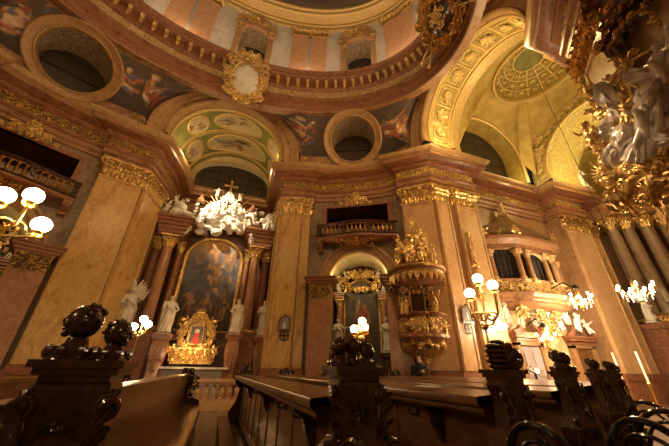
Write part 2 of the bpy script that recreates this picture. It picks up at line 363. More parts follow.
# ---- semicircular arches and barrels: centre c, e along the opening, d into the depth
def arch_pts(c, e, d, r, dep, a, rz=None):
    rx = r if r < 3. else 3. + (r - 3.) * FX
    return V(c) + V(e) * (rx * cos(a)) + V((0, 0, 1)) * ((rz or r) * sin(a)) + V(d) * dep
FX = 1.4
def arch_sweep(mb, c, e, d, prof, a0=-.12, a1=pi + .12, n=40, m=None):
    mb.grid([[arch_pts(c, e, d, r, q, a0 + (a1 - a0) * i / n) for r, q in prof] for i in range(n + 1)], m=m)
ZS = 12.35
AVOLT = [(2.95, .5), (2.95, 0), (2.98, -.05), (3.04, -.1), (3.08, -.02), (3.28, -.02), (3.32, -.1), (3.45, -.14), (3.52, -.24), (3.64, -.26), (3.66, -.1), (3.68, .25)]
for nm, c, e, d in (('trim_5', W(0, 7.3, ZS), (1, 0, 0), (0, 1, 0)), ('trim_6', W(9.65, 0, ZS), (0, 1, 0), (1, 0, 0)), ('trim_7', W(0, -7.3, ZS), (1, 0, 0), (0, -1, 0)), ('trim_8', W(-9.75, 0, ZS), (0, 1, 0), (-1, 0, 0))):
    a = MB(); arch_sweep(a, c, e, d, AVOLT); struct(a, nm, 'arch')

# ---- paint helper: a function of (u, v) in 0..1 laid on a surface
def lerp(a, b, t): return tuple(x + (y - x) * t for x, y in zip(a, b))
def sstep(x): x = max(0., min(1., x)); return x * x * (3 - 2 * x)
def picture(seed, bg, pal, n=14, box=(.1, .9, .1, .9), rs=(.05, .16), warp=.06, groups=0):
    r = random.Random(seed); B = []; G_ = [(r.uniform(box[0], box[1]), r.uniform(box[2], box[3])) for i in range(groups)]
    for i in range(n):
        gx, gy = (G_[i % groups][0] + r.gauss(0, .07), G_[i % groups][1] + r.gauss(0, .1)) if groups else (r.uniform(box[0], box[1]), r.uniform(box[2], box[3]))
        B.append((gx, gy, r.uniform(*rs), r.uniform(*rs) * .6, r.uniform(0, pi), r.choice(pal)))
    def f(u, v):
        q = noise.noise_vector(V((u * 7, v * 7, seed))) * warp; uu, vv = u + q.x, v + q.y; c = bg(u, v)
        for x, y, a, b, t, col in B:
            dx, dy = uu - x, vv - y; p, s = dx * cos(t) + dy * sin(t), -dx * sin(t) + dy * cos(t); e = (p / a) ** 2 + (s / b) ** 2
            if e < 1: c = lerp(c, lerp(col, tuple(k * .45 for k in col), sstep(.5 + .5 * s / b)), sstep((1 - e) * 1.5) * .9)
        return c
    return f
def patch(mb, fn, nu, nv, col, keep=None, P=None):
    """grid of fn(u,v); returns the paint list"""
    P = [] if P is None else P; idx = {}; vs, fs = [], []
    for i in range(nu + 1):
        for j in range(nv + 1):
            u, v = i / nu, j / nv; idx[i, j] = len(vs); vs.append(fn(u, v)); P.append(col(u, v))
    for i in range(nu):
        for j in range(nv):
            if keep is None or keep((i + .5) / nu, (j + .5) / nv): fs.append([idx[i, j], idx[i + 1, j], idx[i + 1, j + 1], idx[i, j + 1]])
    mb.add(vs, fs); return P
DARK = lambda u, v: lerp((.035, .02, .014), (.075, .045, .03), v)
FPAL = [(.4, .12, .04), (.5, .3, .15), (.16, .08, .05), (.52, .4, .28), (.1, .1, .15), (.3, .15, .07), (.26, .05, .03), (.08, .05, .04)]
LPAL = [(.5, .2, .1), (.78, .64, .46), (.42, .12, .08), (.3, .3, .32), (.8, .68, .5), (.52, .33, .09), (.22, .13, .08), (.5, .28, .2)]

# ---- transept barrel with its frescoed bands
SK = .065                                                               # the chapel axis runs slightly askew
def barrel_y(r, y0, y1, s=1): return lambda u, v: W(r * cos(pi * (1 - u)) + SK * (y0 + (y1 - y0) * v - 7.3), s * (y0 + (y1 - y0) * v), ZS + r * sin(pi * (1 - u)))
for s, nm in ((1, 'ceiling_transept'), (-1, 'ceiling_south')):
    a = MB(); fn = barrel_y(2.95, 7.7, 12.95, s); a.grid([[fn(i / 40, j / 6) for j in range(7)] for i in range(41)]); o = struct(a, nm, 'green')
    if s < 0:
        b = MB(); b.add([W(-2.6, -12.9, 11.9), W(3.3, -12.9, 11.9)] + [W(.36 + 2.95 * cos(pi * i / 24), -12.9, ZS + 2.95 * sin(pi * i / 24)) for i in range(25)], [list(range(27))]); b.build('lunette', 'cream', o, False); continue
    for k, (y0, y1) in enumerate(((7.72, 7.95), (9.5, 9.8), (11.7, 11.95))):
        b = MB(); arch_sweep(b, W(SK * (y0 - 7.3), 0, ZS), (1, 0, 0), (0, 1, 0), [(2.96, y0), (2.9, y0 + .02), (2.86, (y0 + y1) / 2), (2.9, y1 - .02), (2.96, y1)]); b.build('vault_rib', 'gold_pale', o)
def medallion(name, y0, y1, a0, a1, seed, label, ornate=True):
    fn = barrel_y(2.92, y0, y1)
    f = lambda u, v: fn(a0 + (a1 - a0) * u, v)
    col = picture(seed, lambda u, v: lerp((.5, .4, .22), (.68, .57, .36), v), LPAL, 44, (.22, .78, .3, .7), (.05, .12), .06, 4)
    inside = lambda u, v: (abs(2 * u - 1)) ** 2.3 + (abs(2 * v - 1)) ** 2.3 < 1
    mb = MB(); P = patch(mb, f, 44, 26, col, inside); e = empty(name, f(.5, .5), 0, label, 'fresco', 'painted medallions of the transept vault')
    mb.X = Matrix.Translation(-e.location); mb.v = [tuple(V(p) - e.location) for p in mb.v]; mb.build('painted_field', 'fresco', e, paint=P)
    b = MB(); b.tube([f(.5 + .5 * (abs(cos(t)) ** .87) * (1 if cos(t) > 0 else -1), .5 + .5 * (abs(sin(t)) ** .87) * (1 if sin(t) > 0 else -1)) - e.location for t in [2 * pi * i / 40 for i in range(40)]], .06, 5, closed=True)
    b.build('moulded_border', 'gold_pale', e)
medallion('fresco_medallion', 8.05, 9.42, .35, .68, 3, 'long painted medallion at the crown of the outer band of the transept vault')
medallion('fresco_medallion', 8.05, 9.42, .16, .31, 5, 'small painted oval on the left flank of the transept vault, outer band')
medallion('fresco_medallion', 8.05, 9.42, .75, .9, 8, 'small painted oval on the right flank of the transept vault, outer band')
medallion('fresco_medallion', 9.9, 11.6, .28, .74, 12, 'widest painted medallion on the inner band of the transept vault above the lunette window')
medallion('fresco_medallion', 9.9, 11.6, .1, .25, 14, 'small painted panel low on the left of the inner vault band beside the lunette window')
medallion('fresco_medallion', 9.9, 11.6, .78, .92, 15, 'small painted panel low on the right of the inner vault band beside the lunette window')
# ---- lunette wall and window of the transept
def lun(hw, z0, zs, h, n=24): return [(-hw, z0)] + [(-hw * cos(pi * i / n), zs + h * sin(pi * i / n)) for i in range(n + 1)] + [(hw, z0)]
LX = SK * 5.2; a = MB(); outer = [(-2.95, 11.9)] + [(2.95 * cos(pi - pi * i / 24), ZS + 2.95 * sin(pi * i / 24)) for i in range(25)] + [(2.95, 11.9)]; inner = lun(2.62, 11.9, 13.35, 1.45)
a.grid([[W(x + LX, 12.3, z), W(p + LX, 12.3, q), W(p * .96 + LX, 12.85, 12. + (q - 12.) * .98)] for (x, z), (p, q) in zip(outer, inner)])
o = struct(a, 'wall_lunette', 'cream')
b = MB(); b.tube([W(p * 1.02 + LX, 12.28, q) for p, q in inner], .07, 6); b.build('window_surround', 'gold_pale', o)
def window(name, pts, n2, m, grid_s=1., tube_r=.035, frame_m='iron'):
    """pane from an outline of world points"""
    a = MB(); k = len(pts); c = sum(pts, V()) / k; e1 = (pts[0] - pts[-1]).normalized(); a.add(pts, [list(range(k))])
    for i, p in enumerate(pts): a.uv[i] = ((p - c).dot(e1), p.z - c.z)
    o = a.build(name, m, None, False); o['kind'] = 'structure'
    f = MB(); f.tube(pts, tube_r, 5, closed=True); f.build('window_frame', frame_m, o); return o
window('window_1', [W(p * .96 + LX, 12.84, 12. + (q - 12.) * .98) for p, q in inner], None, 'glass')
a = MB(); a.box(W(LX, 12.5, 12.02), (5.6, 1.2, .06)); a.build('window_sill', 'corn', bpy.data.objects['window_1'], False)

# ---- ring, drum and dome
EA, EB = 8.75, 5.62
def ell(t, d, z): return V((CX + .2 + (EA + d) * cos(t), CY + (EB + d) * sin(t), z))
def ell_sweep(mb, prof, n=144, m=None, t0=0, t1=2 * pi):
    full = t1 - t0 > 6.28; mb.grid([[ell(t0 + (t1 - t0) * i / n, d, z) for d, z in prof] for i in range(n if full else n + 1)], cu=full, m=m)
a = MB()
ell_sweep(a, [(.8, 14.42), (.42, 14.42), (.38, 14.5), (.42, 14.56)], m=0); ell_sweep(a, [(.42, 14.56), (.4, 14.9), (.32, 14.94), (.34, 15.3)], m=1); ell_sweep(a, [(.34, 15.3), (.22, 15.34), (.22, 15.42), (.26, 15.44)], m=0)
ell_sweep(a, [(.26, 15.9), (.12, 15.98), (.05, 16.02), (.05, 16.4), (-.3, 16.46), (-.36, 16.52), (-.36, 16.66), (-.46, 16.78), (-.48, 16.86), (-.3, 16.9), (.5, 16.92)], m=1)
ring = struct(a, 'trim_9', ['corn', 'red'])
b = MB(); ell_sweep(b, [(.24, 15.42), (.3, 15.46), (.3, 15.86), (.26, 15.9)]); b.build('scroll_frieze', 'scroll_band', ring)
b = MB()
for i in range(92):
    t = 2 * pi * i / 92; p = ell(t, -.1, 16.22); nrm = V((cos(t) / EA, sin(t) / EB, 0)).normalized()
    b.X = Matrix.Translation(p) @ Matrix.Rotation(atan2(nrm.y, nrm.x), 4, 'Z'); b.box((0, 0, .08), (.34, .17, .2)); b.ball((-.12, 0, .0), (.12, .085, .12), 6); b.ball((.06, 0, -.14), (.12, .075, .1), 6)
b.build('bracket_row', 'gold_pale', ring)
DW, WT = .32, [(pi / 2 + pi / 4 * k) for k in range(8)]
def speed(t): return hypot((EA + DW) * sin(t), (EB + DW) * cos(t))
DZ0, DZ1, WZS, WH = 16.9, 22.2, 20.3, .6
wall_d = MB(); reveals = []
HW = .82
def inwin(t):
    for w in WT:
        d = (t - w + pi) % (2 * pi) - pi
        if abs(d) * speed(w) < HW - 1e-4: return w
    return None
ts = set(2 * pi * i / 160 for i in range(160))
for w in WT:
    for j in range(-6, 7): ts.add((w + HW * j / 6 / speed(w)) % (2 * pi))
ts = sorted(ts); ts.append(ts[0] + 2 * pi)
def wtop(t, w):
    d = ((t - w + pi) % (2 * pi) - pi) * speed(w) / HW; return WZS + WH * sqrt(max(0, 1 - d * d))
for t0, t1 in zip(ts, ts[1:]):
    w = inwin((t0 + t1) / 2)
    if w is None: wall_d.add([ell(t0, DW, DZ0), ell(t1, DW, DZ0), ell(t1, DW, DZ1), ell(t0, DW, DZ1)], [[0, 1, 2, 3]])
    else: wall_d.add([ell(t0, DW, wtop(t0, w)), ell(t1, DW, wtop(t1, w)), ell(t1, DW, DZ1), ell(t0, DW, DZ1)], [[0, 1, 2, 3]])
drum = struct(wall_d, 'wall_drum', 'white_marble', False)
for k, w in enumerate(WT):
    nrm = V((cos(w) / EA, sin(w) / EB, 0)).normalized(); tan = V((-nrm.y, nrm.x, 0)); c = ell(w, DW, 0)
    out = [(-HW, DZ0)] + [(-HW * cos(pi * i / 16), WZS + WH * sin(pi * i / 16)) for i in range(17)] + [(HW, DZ0)]
    a = MB(); a.grid([[c + tan * x + nrm * q * 1. + V((0, 0, z - .5 * q * (1 if z > 18 else 0))) for q in (0, 1.0)] for x, z in out]); a.build('window_reveal', 'relief_cream', drum)
    window('window_%d' % (k + 2), [c + tan * x + nrm * 1.0 + V((0, 0, z - (.5 if z > 18 else 0))) for x, z in out], None, 'glass_small')
    f = MB(); f.X = Matrix.Translation(c) @ Matrix.Rotation(atan2(tan.y, tan.x), 4, 'Z')       # local x along wall, +y outward? (x=tan, y=-nrm)
    for sx in (-1, 1): f.box((sx * (HW + .16), .08, (DZ0 + 20.4) / 2), (.3, .22, 20.4 - DZ0)); f.box((sx * (HW + .16), .12, 20.4), (.4, .3, .3))
    f.grid([[((HW + q) * -cos(pi * i / 16) * 1., y, WZS + .02 + (WH + q) * sin(pi * i / 16)) for q, y in ((0, 0), (0, .2), (.28, .24), (.3, 0))] for i in range(17)])
    f.build('window_frame', 'arch', drum)
a = MB()
ell_sweep(a, [(DW, 22.2), (DW - .12, 22.22), (DW - .14, 22.5), (DW - .2, 22.55), (DW - .08, 22.62), (DW - .08, 23.), (DW - .25, 23.08), (DW - .4, 23.3), (DW - .52, 23.34), (DW - .56, 23.6), (DW - .66, 23.66), (DW - .66, 23.85), (DW, 23.9)])
struct(a, 'trim_10', 'gold_pale')
dm = MB(); P = []; n, k = 96, 20
col = picture(21, lambda u, v: lerp((.13, .1, .08), (.2, .17, .14), noise.noise(V((u * 9, v * 5, 2))) * .5 + .5), [(.2, .12, .09), (.26, .22, .2), (.1, .09, .11), (.32, .24, .15)], 60, (0, 1, 0, 1), (.03, .1))
R = []
for j in range(k + 1):
    ph = pi / 2 * j / k; row = []
    for i in range(n):
        t = 2 * pi * i / n; row.append((CX + .2 + (EA - .3) * cos(ph) * cos(t), CY + (EB - .3) * cos(ph) * sin(t), 23.7 + 5.5 * sin(ph))); P.append(col(i / n, j / k))
    R.append(row)
dm.grid(R, cv=True); o = dm.build('ceiling_dome', 'fresco', paint=P); o['kind'] = 'structure'

# ---- pendentives: ruled from the arches and cornice up to the ring, with the round windows cut in
BC = catmull([(3.95, 7.25), (4.9, 7.0), (7.4, 6.1), (9.2, 4.75), (9.65, 3.9)], 9)
def pend_bottom(sx, sy):
    L = [(3.9 * sin(pi / 2 * i / 16), 7.28, ZS + 3.66 * cos(pi / 2 * i / 16)) for i in range(16)]
    L += [(x, y, 12.) for x, y in BC]; m = len(L)
    L += [(9.63, 3.9 * cos(pi / 2 * i / 16), ZS + 3.66 * sin(pi / 2 * i / 16)) for i in range(1, 17)]
    return L
def pend_pt(q, i, v, off=0.):
    """point on a pendentive: index along the bottom curve (float), height fraction"""
    L = PB; i0 = min(int(i), len(L) - 2); f = i - i0; b = V(L[i0]).lerp(V(L[i0 + 1]), f)
    n1, n2 = 16, 16 + len(BC) - 1
    if i < n1: t = 90 - 24 * i / n1
    elif i < n2: t = 66 - 28 * (i - n1) / (n2 - n1)
    else: t = 38 - 38 * (i - n2) / (len(L) - 1 - n2)
    t = radians(t); top = V((.2 + (EA + .5) * cos(t), (EB + .5) * sin(t), 14.5)); p = b.lerp(top, v)
    if off: p = p + V((-p.x * .06, -p.y * .13, -.45)).normalized() * off
    return V((CX + q[0] * p.x, CY + q[1] * p.y, p.z))
PB = pend_bottom(1, 1); NP = len(PB) - 1; MID = 16 + (len(BC) - 1) / 2
for qn, q in (('north_east', (1, 1)), ('north_west', (-1, 1)), ('south_east', (1, -1)), ('south_west', (-1, -1))):
    oc = pend_pt(q, MID, .5); e1 = (pend_pt(q, MID + 1, .47) - pend_pt(q, MID - 1, .47)); e1.z = 0; e1.normalize()
    e2 = pend_pt(q, MID, .8) - pend_pt(q, MID, .2); e2 = (e2 - e1 * e2.dot(e1)).normalized(); nn = e1.cross(e2); nn = nn if nn.z < 0 else -nn
    outw = V((-nn.x, -nn.y, 0)).normalized()
    R1, R0 = 1.7, 1.26
    a = MB(); nu, nv = 150, 40
    def clear(p, r): d = p - oc; return hypot(d.dot(e1), d.dot(e2)) > r
    fn = lambda u, v: pend_pt(q, u * NP, v)
    patch(a, fn, nu, nv, lambda u, v: (0, 0, 0), lambda u, v: clear(fn(u, v), 1.5))
    pw = struct(a, 'wall_pendentive_' + qn, 'corn')
    k = MB(); prof = [(R0 - .02, -.4), (R0 - .02, .1), (R0 + .02, .2), (R0 + .06, .22), (R0 + .1, .16), (R0 + .2, .2), (R0 + .3, .3), (R0 + .36, .34), (R0 + .42, .3), (R0 + .45, .2), (R0 + .46, -1.6)]
    k.grid([[oc + (e1 * cos(t) + e2 * sin(t)) * r + nn * h for r, h in prof] for t in [2 * pi * i / 48 for i in range(48)]], cu=True); k.build('round_window_frame', 'arch', pw)
    wc = oc + outw * .95 + V((0, 0, -.02)); k = MB()
    k.grid([[(oc + (e1 * cos(t) + e2 * sin(t)) * R0).lerp(wc + e1 * cos(t) * 1.2 + V((0, 0, 1.2 * sin(t))), j / 5) for j in range(6)] for t in [2 * pi * i / 48 for i in range(48)]], cu=True); k.build('round_window_reveal', 'relief_cream', pw)
    window('window_%d' % (10 + ['north_east', 'north_west', 'south_east', 'south_west'].index(qn)), [wc + e1 * cos(t) * 1.21 + V((0, 0, 1.21 * sin(t))) for t in [2 * pi * i / 40 for i in range(40)]], None, 'glass_bars')
    if q[1] < 0: continue
    side = {'north_east': ('right', 1), 'north_west': ('left', 2)}[qn]
    for h, (u0, u1, where) in enumerate(((5.5, MID - 1., 'transept arch'), (MID + 1., NP - 5.5, 'choir arch' if q[0] > 0 else 'nave arch'))):
        def f2(u, v):
            i = u0 + (u1 - u0) * u; k = min(i, NP - i); lo = .04 + .13 * sstep((k - 15.) / 2.); return pend_pt(q, i, lo + (.95 - lo) * v, .04)
        cl = picture(30 + h * 7 + side[1], DARK, [tuple(q * 1.25 for q in c_) for c_ in FPAL], 84, (.26, .76, .3, .75), (.035, .11), .09, 5)
        m2 = MB(); P = patch(m2, f2, 120, 60, cl, lambda u, v: clear(f2(u, v), 1.52))
        pic = m2.build('pendentive_fresco', 'fresco', paint=P)
        tag(pic, 'dark painted panel between the %s round window and the %s' % (side[0], where), 'fresco', 'dark frescoes beside the round windows')
    for h, (u0, u1) in enumerate(((17., 21.5), (NP - 21.5, NP - 17.))):
        f3 = lambda u, v: pend_pt(q, u0 + (u1 - u0) * u, .03 + .11 * v, .05)
        m3 = MB(); m3.grid([[f3(i / 12, j / 4) for j in range(5)] for i in range(13)]); m3.build('relief_panel', 'frieze', pw)
# ------------------------------------------------------------------ choir vault
X0, X1, XE0, XE1 = 9.6, 12.0, 18.9, 21.9
cv = MB(); c, e, d = W(X0, 0, ZS), (0, 1, 0), (1, 0, 0)
arch_sweep(cv, c, e, d, [(2.98, .4), (3., .7), (3., 1.7), (2.98, 2.)]); soff = struct(cv, 'ceiling_choir_arch', 'coffer')
a = MB()
for q0, q1, r in ((.3, .48, 2.9), (.48, .64, 2.95), (1.62, 1.78, 2.95), (1.78, 2., 2.9), (2., 2.45, 2.98)):
    arch_sweep(a, c, e, d, [(r + .1, q0), (r, q0 + .02), (r - .03, (q0 + q1) / 2), (r, q1 - .02), (r + .1, q1)])
a.build('arch_moulding', 'gold_pale', soff)
def rosette(mb, p, n, r, k=8):
    n = V(n).normalized(); u = n.orthogonal().normalized(); w = n.cross(u)
    for ring, (rr, m) in enumerate(((r, k), (r * .6, k - 2))):
        for i in range(m):
            t = 2 * pi * i / m + ring * .3; q = u * cos(t) + w * sin(t); mb.leaf(V(p) + q * rr * .15 + n * .02 * ring, q, n, rr * .75, rr, .45)
    mb.ball(p, r * .22, 7)
a = MB()
for i in range(10):
    t = pi * i / 9; a.tube([W(X0 + q, 2.97 * cos(t), ZS + 2.97 * sin(t)) for q in (.64, 1.15, 1.64)], .055, 6)
    if i < 9:
        for q0, q1 in ((.74, 1.54),):
            L = [W(X0 + q, 2.975 * cos(pi * (i + f) / 9), ZS + 2.975 * sin(pi * (i + f) / 9)) for q, f in ((q0, .14), (q0, .5), (q0, .86), (q1, .86), (q1, .5), (q1, .14))]; a.tube(L, .028, 5, closed=True)
a.build('coffer_frame', 'gold_pale', soff)
for i in range(9):
    t = pi * (i + .5) / 9; nn = V((0, -cos(t), -sin(t))); b = MB(); rosette(b, W(X0 + 1.15, 2.98 * cos(t), ZS + 2.98 * sin(t)), nn, .3 if i % 2 else .24); b.build('rosette', 'gold_pale', soff)
a = MB(); c2 = W(XE0, 0, ZS)
arch_sweep(a, c2, e, d, [(3.7, .2), (3.66, 0), (3.55, -.06), (3.45, 0), (3.05, 0), (2.98, -.06), (2.9, 0), (2.88, .1)]); east = struct(a, 'ceiling_apse_arch', 'coffer')
a = MB(); arch_sweep(a, c2, e, d, [(2.9, .1), (2.84, .3), (2.9, .4), (2.95, .9), (2.95, 2.2), (2.9, 2.5), (2.82, 2.7), (2.9, 3.)]); a.build('arch_soffit', 'coffer', east)
b = MB()
for i in range(13):
    t = pi * i / 12; b.tube([W(XE0 - .04, r * cos(t), ZS + r * sin(t)) for r in (3., 3.48)], .05, 5)
    if i < 12: rosette(b, W(XE0 - .03, 3.3 * cos(t + pi / 24), ZS + 3.24 * sin(t + pi / 24)), (-1, 0, 0), .17)
b.build('panel_frames', 'gold_pale', east)
for r in (3.62, 3.48, 3.0, 2.9):
    a = MB(); a.tube([W(XE0 - .04, r * cos(pi * i / 40), ZS + r * sin(pi * i / 40)) for i in range(41)], .05, 5); a.build('arch_bead', 'gold_pale', east)
SX, SR, SZ = 15.2, 2.7, 13.6
def vault_loop(sy):
    L = [(X1, 3.15 * sin(pi / 2 * i / 12), ZS + 3.1 * cos(pi / 2 * i / 12)) for i in range(13)] + [(X1 + .15, 3.35, 12.4)]
    L += [(SX - SR * cos(pi * i / 24), 3.7, SZ + SR * sin(pi * i / 24)) for i in range(25)]
    L += [(XE0 - .2, 3.5, 12.6)] + [(XE0, 3.66 * cos(pi / 2 * i / 12), ZS + 3.66 * sin(pi / 2 * i / 12)) for i in range(13)]
    return [V((CX + x, CY + sy * y, z)) for x, y, z in L]
VC = (15.85, 0, 17.)
vt = MB()
for sy in (1, -1):
    L = vault_loop(sy); R = []
    for p in L:
        t = atan2((p.y - CY) / 2.2, (p.x - CX - VC[0]) / 2.1); top = W(VC[0] + 2.1 * cos(t), 2.2 * sin(t), VC[2])
        R.append([p.lerp(top, v) + V((0, 0, .35 * sin(pi * v))) for v in (0, .2, .4, .6, .8, 1)])
    vt.grid(R)
vault = struct(vt, 'ceiling_choir', 'yellow')
a = MB(); RD = [(2.16, 16.92), (2.1, 16.85), (1.98, 16.9), (1.95, 17.1), (1.7, 17.5), (1.3, 17.85), (.95, 18.02), (.8, 18.05)]
a.grid([[W(VC[0] + r * cos(t), 1.06 * r * sin(t), z) for r, z in RD] for t in [2 * pi * i / 48 for i in range(48)]], cu=True); a.build('vault_dome', 'yellow_deep', vault)
a = MB(); a.lathe([(.8, 0), (.7, .06), (.02, .1)], 24, W(VC[0], 0, 18.0)); a.build('vault_oculus', 'green', vault)
a = MB()
for rr, zz in ((2.1, 16.84), (1.72, 17.42), (1.32, 17.79), (.82, 18.)):
    a.tube([W(VC[0] + rr * cos(t), 1.06 * rr * sin(t), zz) for t in [2 * pi * i / 40 for i in range(40)]], .06, 5, closed=True)
for i in range(16):
    t = 2 * pi * i / 16; a.tube([W(VC[0] + r * cos(t), 1.06 * r * sin(t), z - .04) for r, z in RD[3:]], .05, 5)
a.build('coffer_rib', 'gold_pale', vault)
b = MB()
for i in range(48):
    t = 2 * pi * (i + .5) / 16; k = i // 16; r, z = ((1.83, 17.27), (1.5, 17.65), (1.1, 17.93))[k]; p = W(VC[0] + r * cos(t), 1.06 * r * sin(t), z - .03)
    b.ball(p, (.16, .16, .05), 6)
b.build('coffer_boss', 'coffer', vault)
for sy in (1, -1):
    k = MB(); WA = [(SX - SR * cos(pi * i / 24), SZ + SR * sin(pi * i / 24)) for i in range(25)]; WB = [(SX + .3 - 2.3 * cos(pi * i / 24), SZ + .35 + 2.3 * sin(pi * i / 24)) for i in range(25)]
    WA = [(WA[0][0], 11.9)] + WA + [(WA[-1][0], 11.9)]; WB = [(WB[0][0], 12.)] + WB + [(WB[-1][0], 12.)]
    k.grid([[W(x, sy * 3.68, z), W(x + (p - x) * .1, sy * 3.9, z + (q - z) * .1), W(p, sy * 4.75, q)] for (x, z), (p, q) in zip(WA, WB)]); k.build('lunette_reveal', 'yellow_deep', vault)
    window('window_%d' % (15 if sy > 0 else 16), [W(p, sy * 4.75, q) for p, q in WB], None, 'glass')
    k = MB(); k.tube([W(x, sy * 3.64, z) for x, z in WA], .1, 6); k.tube([W(x, sy * 3.6, SZ + (z - SZ) * 1.09) if z > 12 else W(x, sy * 3.6, z) for x, z in WA], .05, 5); k.build('lunette_moulding', 'gold_pale', vault)
a = MB(); arch_sweep(a, W(0, 0, ZS), e, d, [(3.9, 21.7), (3.9, 29.05)]); o = struct(a, 'ceiling_apse', 'yellow_deep')
a = MB(); arch_sweep(a, W(0, 0, ZS), e, (-1, 0, 0), [(2.9, 9.7), (2.9, 14.05)]); struct(a, 'ceiling_west', 'cream')

# ------------------------------------------------------------------ ornament, capitals, pilasters
def ornament(mb, o, ux, uz, un, w, h, seed, n=30, size=(.06, .13), shape='e', leaf=.5, depth=.06, sym=True, m=None):
    """symmetrical carved scrollwork inside an outline; ux, uz span the face, un points off it"""
    r = random.Random(seed); o, ux, uz, un = V(o), V(ux).normalized(), V(uz).normalized(), V(un).normalized()
    for i in range(n):
        for _ in range(30):
            x, z = r.uniform(0 if sym else -.5, .5), r.uniform(-.5, .5)
            if shape == 'e' and hypot(x, z) > .5: continue
            if shape == 'ring' and not .33 < hypot(x, z) < .5: continue
            if shape == 't' and abs(x) > (.5 - z) * .6 + .03: continue
            if shape == 'v' and abs(x) > (.5 + z) * .6 + .03: continue
            break
        s = r.uniform(*size); ph = r.uniform(0, 2 * pi); dp = r.uniform(0, depth); t = r.uniform(.8, 1.6); lf = r.random() < leaf; a = r.uniform(0, 2 * pi)
        for sg in ((1, -1) if sym else (1,)):
            p = o + ux * (x * w * sg) + uz * (z * h) + un * dp; vx = ux * sg
            if lf: mb.leaf(p - un * .02, vx * cos(a) + uz * sin(a), un, s * .9, s * 1.9, .5, m)
            else: mb.scroll(p, vx, uz, s, t, s * .26, ph, un, 13, m)
def capital(mb, w, h, dep=.2, returns=True):
    """gilded leaf capital: local x along the face, -y out, z up from 0"""
    mb.prism([(-w / 2, -dep * .45), (w / 2, -dep * .45), (w / 2, .05), (-w / 2, .05)], 0, h * .9)
    mb.box((0, -dep * .3, h * .93), (w + .3, dep * 1.6, h * .12)); mb.box((0, -.02, .02), (w + .06, dep, .06))
    for row, (z0, hh, k, off) in enumerate(((.03, .5, .55, 0), (.26, .5, .7, .5))):
        n = max(3, int(w / .3)) + row
        for i in range(n):
            x = -w / 2 + w * (i + .5) / n; mb.leaf((x, -dep * k, z0 * h), (0, 0, 1), (0, -1, 0), w / n * 1.05, h * hh, .75)
        for sx in (-1, 1): mb.leaf((sx * w / 2, -dep * .2, z0 * h), (sx * .1, 0, 1), (sx, -.6, 0), .28, h * hh, .75)
    for sx in (-1, 1):
        mb.scroll((sx * (w / 2 + .02), -dep * 1.05, h * .74), (sx, -.35, 0), (0, 0, 1), .17 * h / .9 + .02, 1.5, .05, pi / 2, V((0, -1, 0)))
        mb.scroll((sx * w * .2, -dep, h * .74), (sx, 0, 0), (0, 0, 1), .12, 1.4, .04, pi / 2, V((0, -1, 0)))
        mb.leaf((sx * w * .33, -dep, h * .5), (sx * .3, 0, 1), (0, -1, 0), .16, h * .4, .6)
    for i in range(6): mb.ball((.07 * cos(i * pi / 3), -dep * 1.15, h * .9 + .07 * sin(i * pi / 3)), .045, 6)
    ornament(mb, (0, -dep * .9, h * .55), (1, 0, 0), (0, 0, 1), (0, -1, 0), w, h * .8, int(w * 100), 10, (.04, .09), 'b')
def pilaster(p0, p1, label, m='pil_gold', z1=9., gap=.06, caph=1., group=None, gm='gold', panel=False, base=True):
    c, rz, w = frame(p0, p1, 0, 0); w -= gap; e = empty('pilaster', c, rz, label, 'pilaster', group)
    s = MB(); s.prism([(-w / 2, -.13), (w / 2, -.13), (w / 2, .05), (-w / 2, .05)], 1.3, z1); [s.box((q * (w / 2 - .09), -.14, 5.15), (.1, .05, 7.7)) for q in (-1, 1)]; s.box((0, -.14, 8.94), (w + .04, .09, .08))
    if panel: s.box((0, -.07, 5.2), (w - .3, .05, 7.))
    s.build('shaft', m, e, False)
    k = MB(); capital(k, w, caph); k.X = Matrix.Translation((0, 0, z1)); k.v = [tuple(k.X @ V(q)) for q in k.v]; k.build('capital', gm, e)
    b = MB()
    b.box((0, -.02, .5), (w + .16, .24, 1.)); b.box((0, -.03, 1.06), (w + .22, .32, .14)); b.box((0, -.02, 1.19), (w + .14, .24, .12)); b.box((0, -.01, 1.28), (w + .06, .16, .06)); b.build('base', 'red', e, False)
    return e
P = lambda a, sx=1, sy=1: (CX + sx * a[0], CY + sy * a[1])
pilaster(P((5.05, 7.6), -1), P((3.4, 8.15), -1), 'broad honey coloured pilaster with gilded capital left of the transept altar')
pilaster(P((-3.4, 8.15)), P((-2.95, 10.)), 'inner return pilaster on the left jamb of the transept altar recess')
pilaster(P((3.55, 10.)), P((3.45, 8.15)), 'inner return pilaster on the right jamb of the transept altar recess')
pilaster(P(P2[0]), P(P2[1]), 'honey coloured marble pilaster with gilded capital right of the transept altar')
pilaster(P(P2[2]), P(P2[3]), 'narrow set back pilaster strip left of the chapel arch', gap=.02)
pilaster(P(PIER[0]), P(PIER[1]), 'pale rose pilaster with gilded capital right behind the pulpit', 'pil_pink')
pilaster(P(PIER[1]), P(PIER[2]), 'rose pilaster on the turned face of the pier with arched stone plaque', 'pil_pink')
pilaster(P((11.55, 3.86)), P(PIER[4]), 'rose pilaster hung with gilded drops at the choir side of the pulpit pier', 'pil_pink')
pilaster(P((10.35, 3.9), -1), P((9.2, 4.98), -1), 'pilaster on the nave pier left of the left gallery', 'pil_gold')
pilaster(P(PIER4[0]), P(PIER4[1]), 'tall pale pilaster with gilded capital beyond the choir gallery', 'pil_pink')
pilaster(P(PIER4[2]), P(PIER4[3]), 'outer pilaster with gilded drops and round cross beyond the choir gallery', 'pil_pink')
pilaster(P((10.35, -3.4)), P((9.2, -4.48)), 'pilaster of the near right pier behind the silver and gold saint group', 'pil_pink', gm='gold_dark')
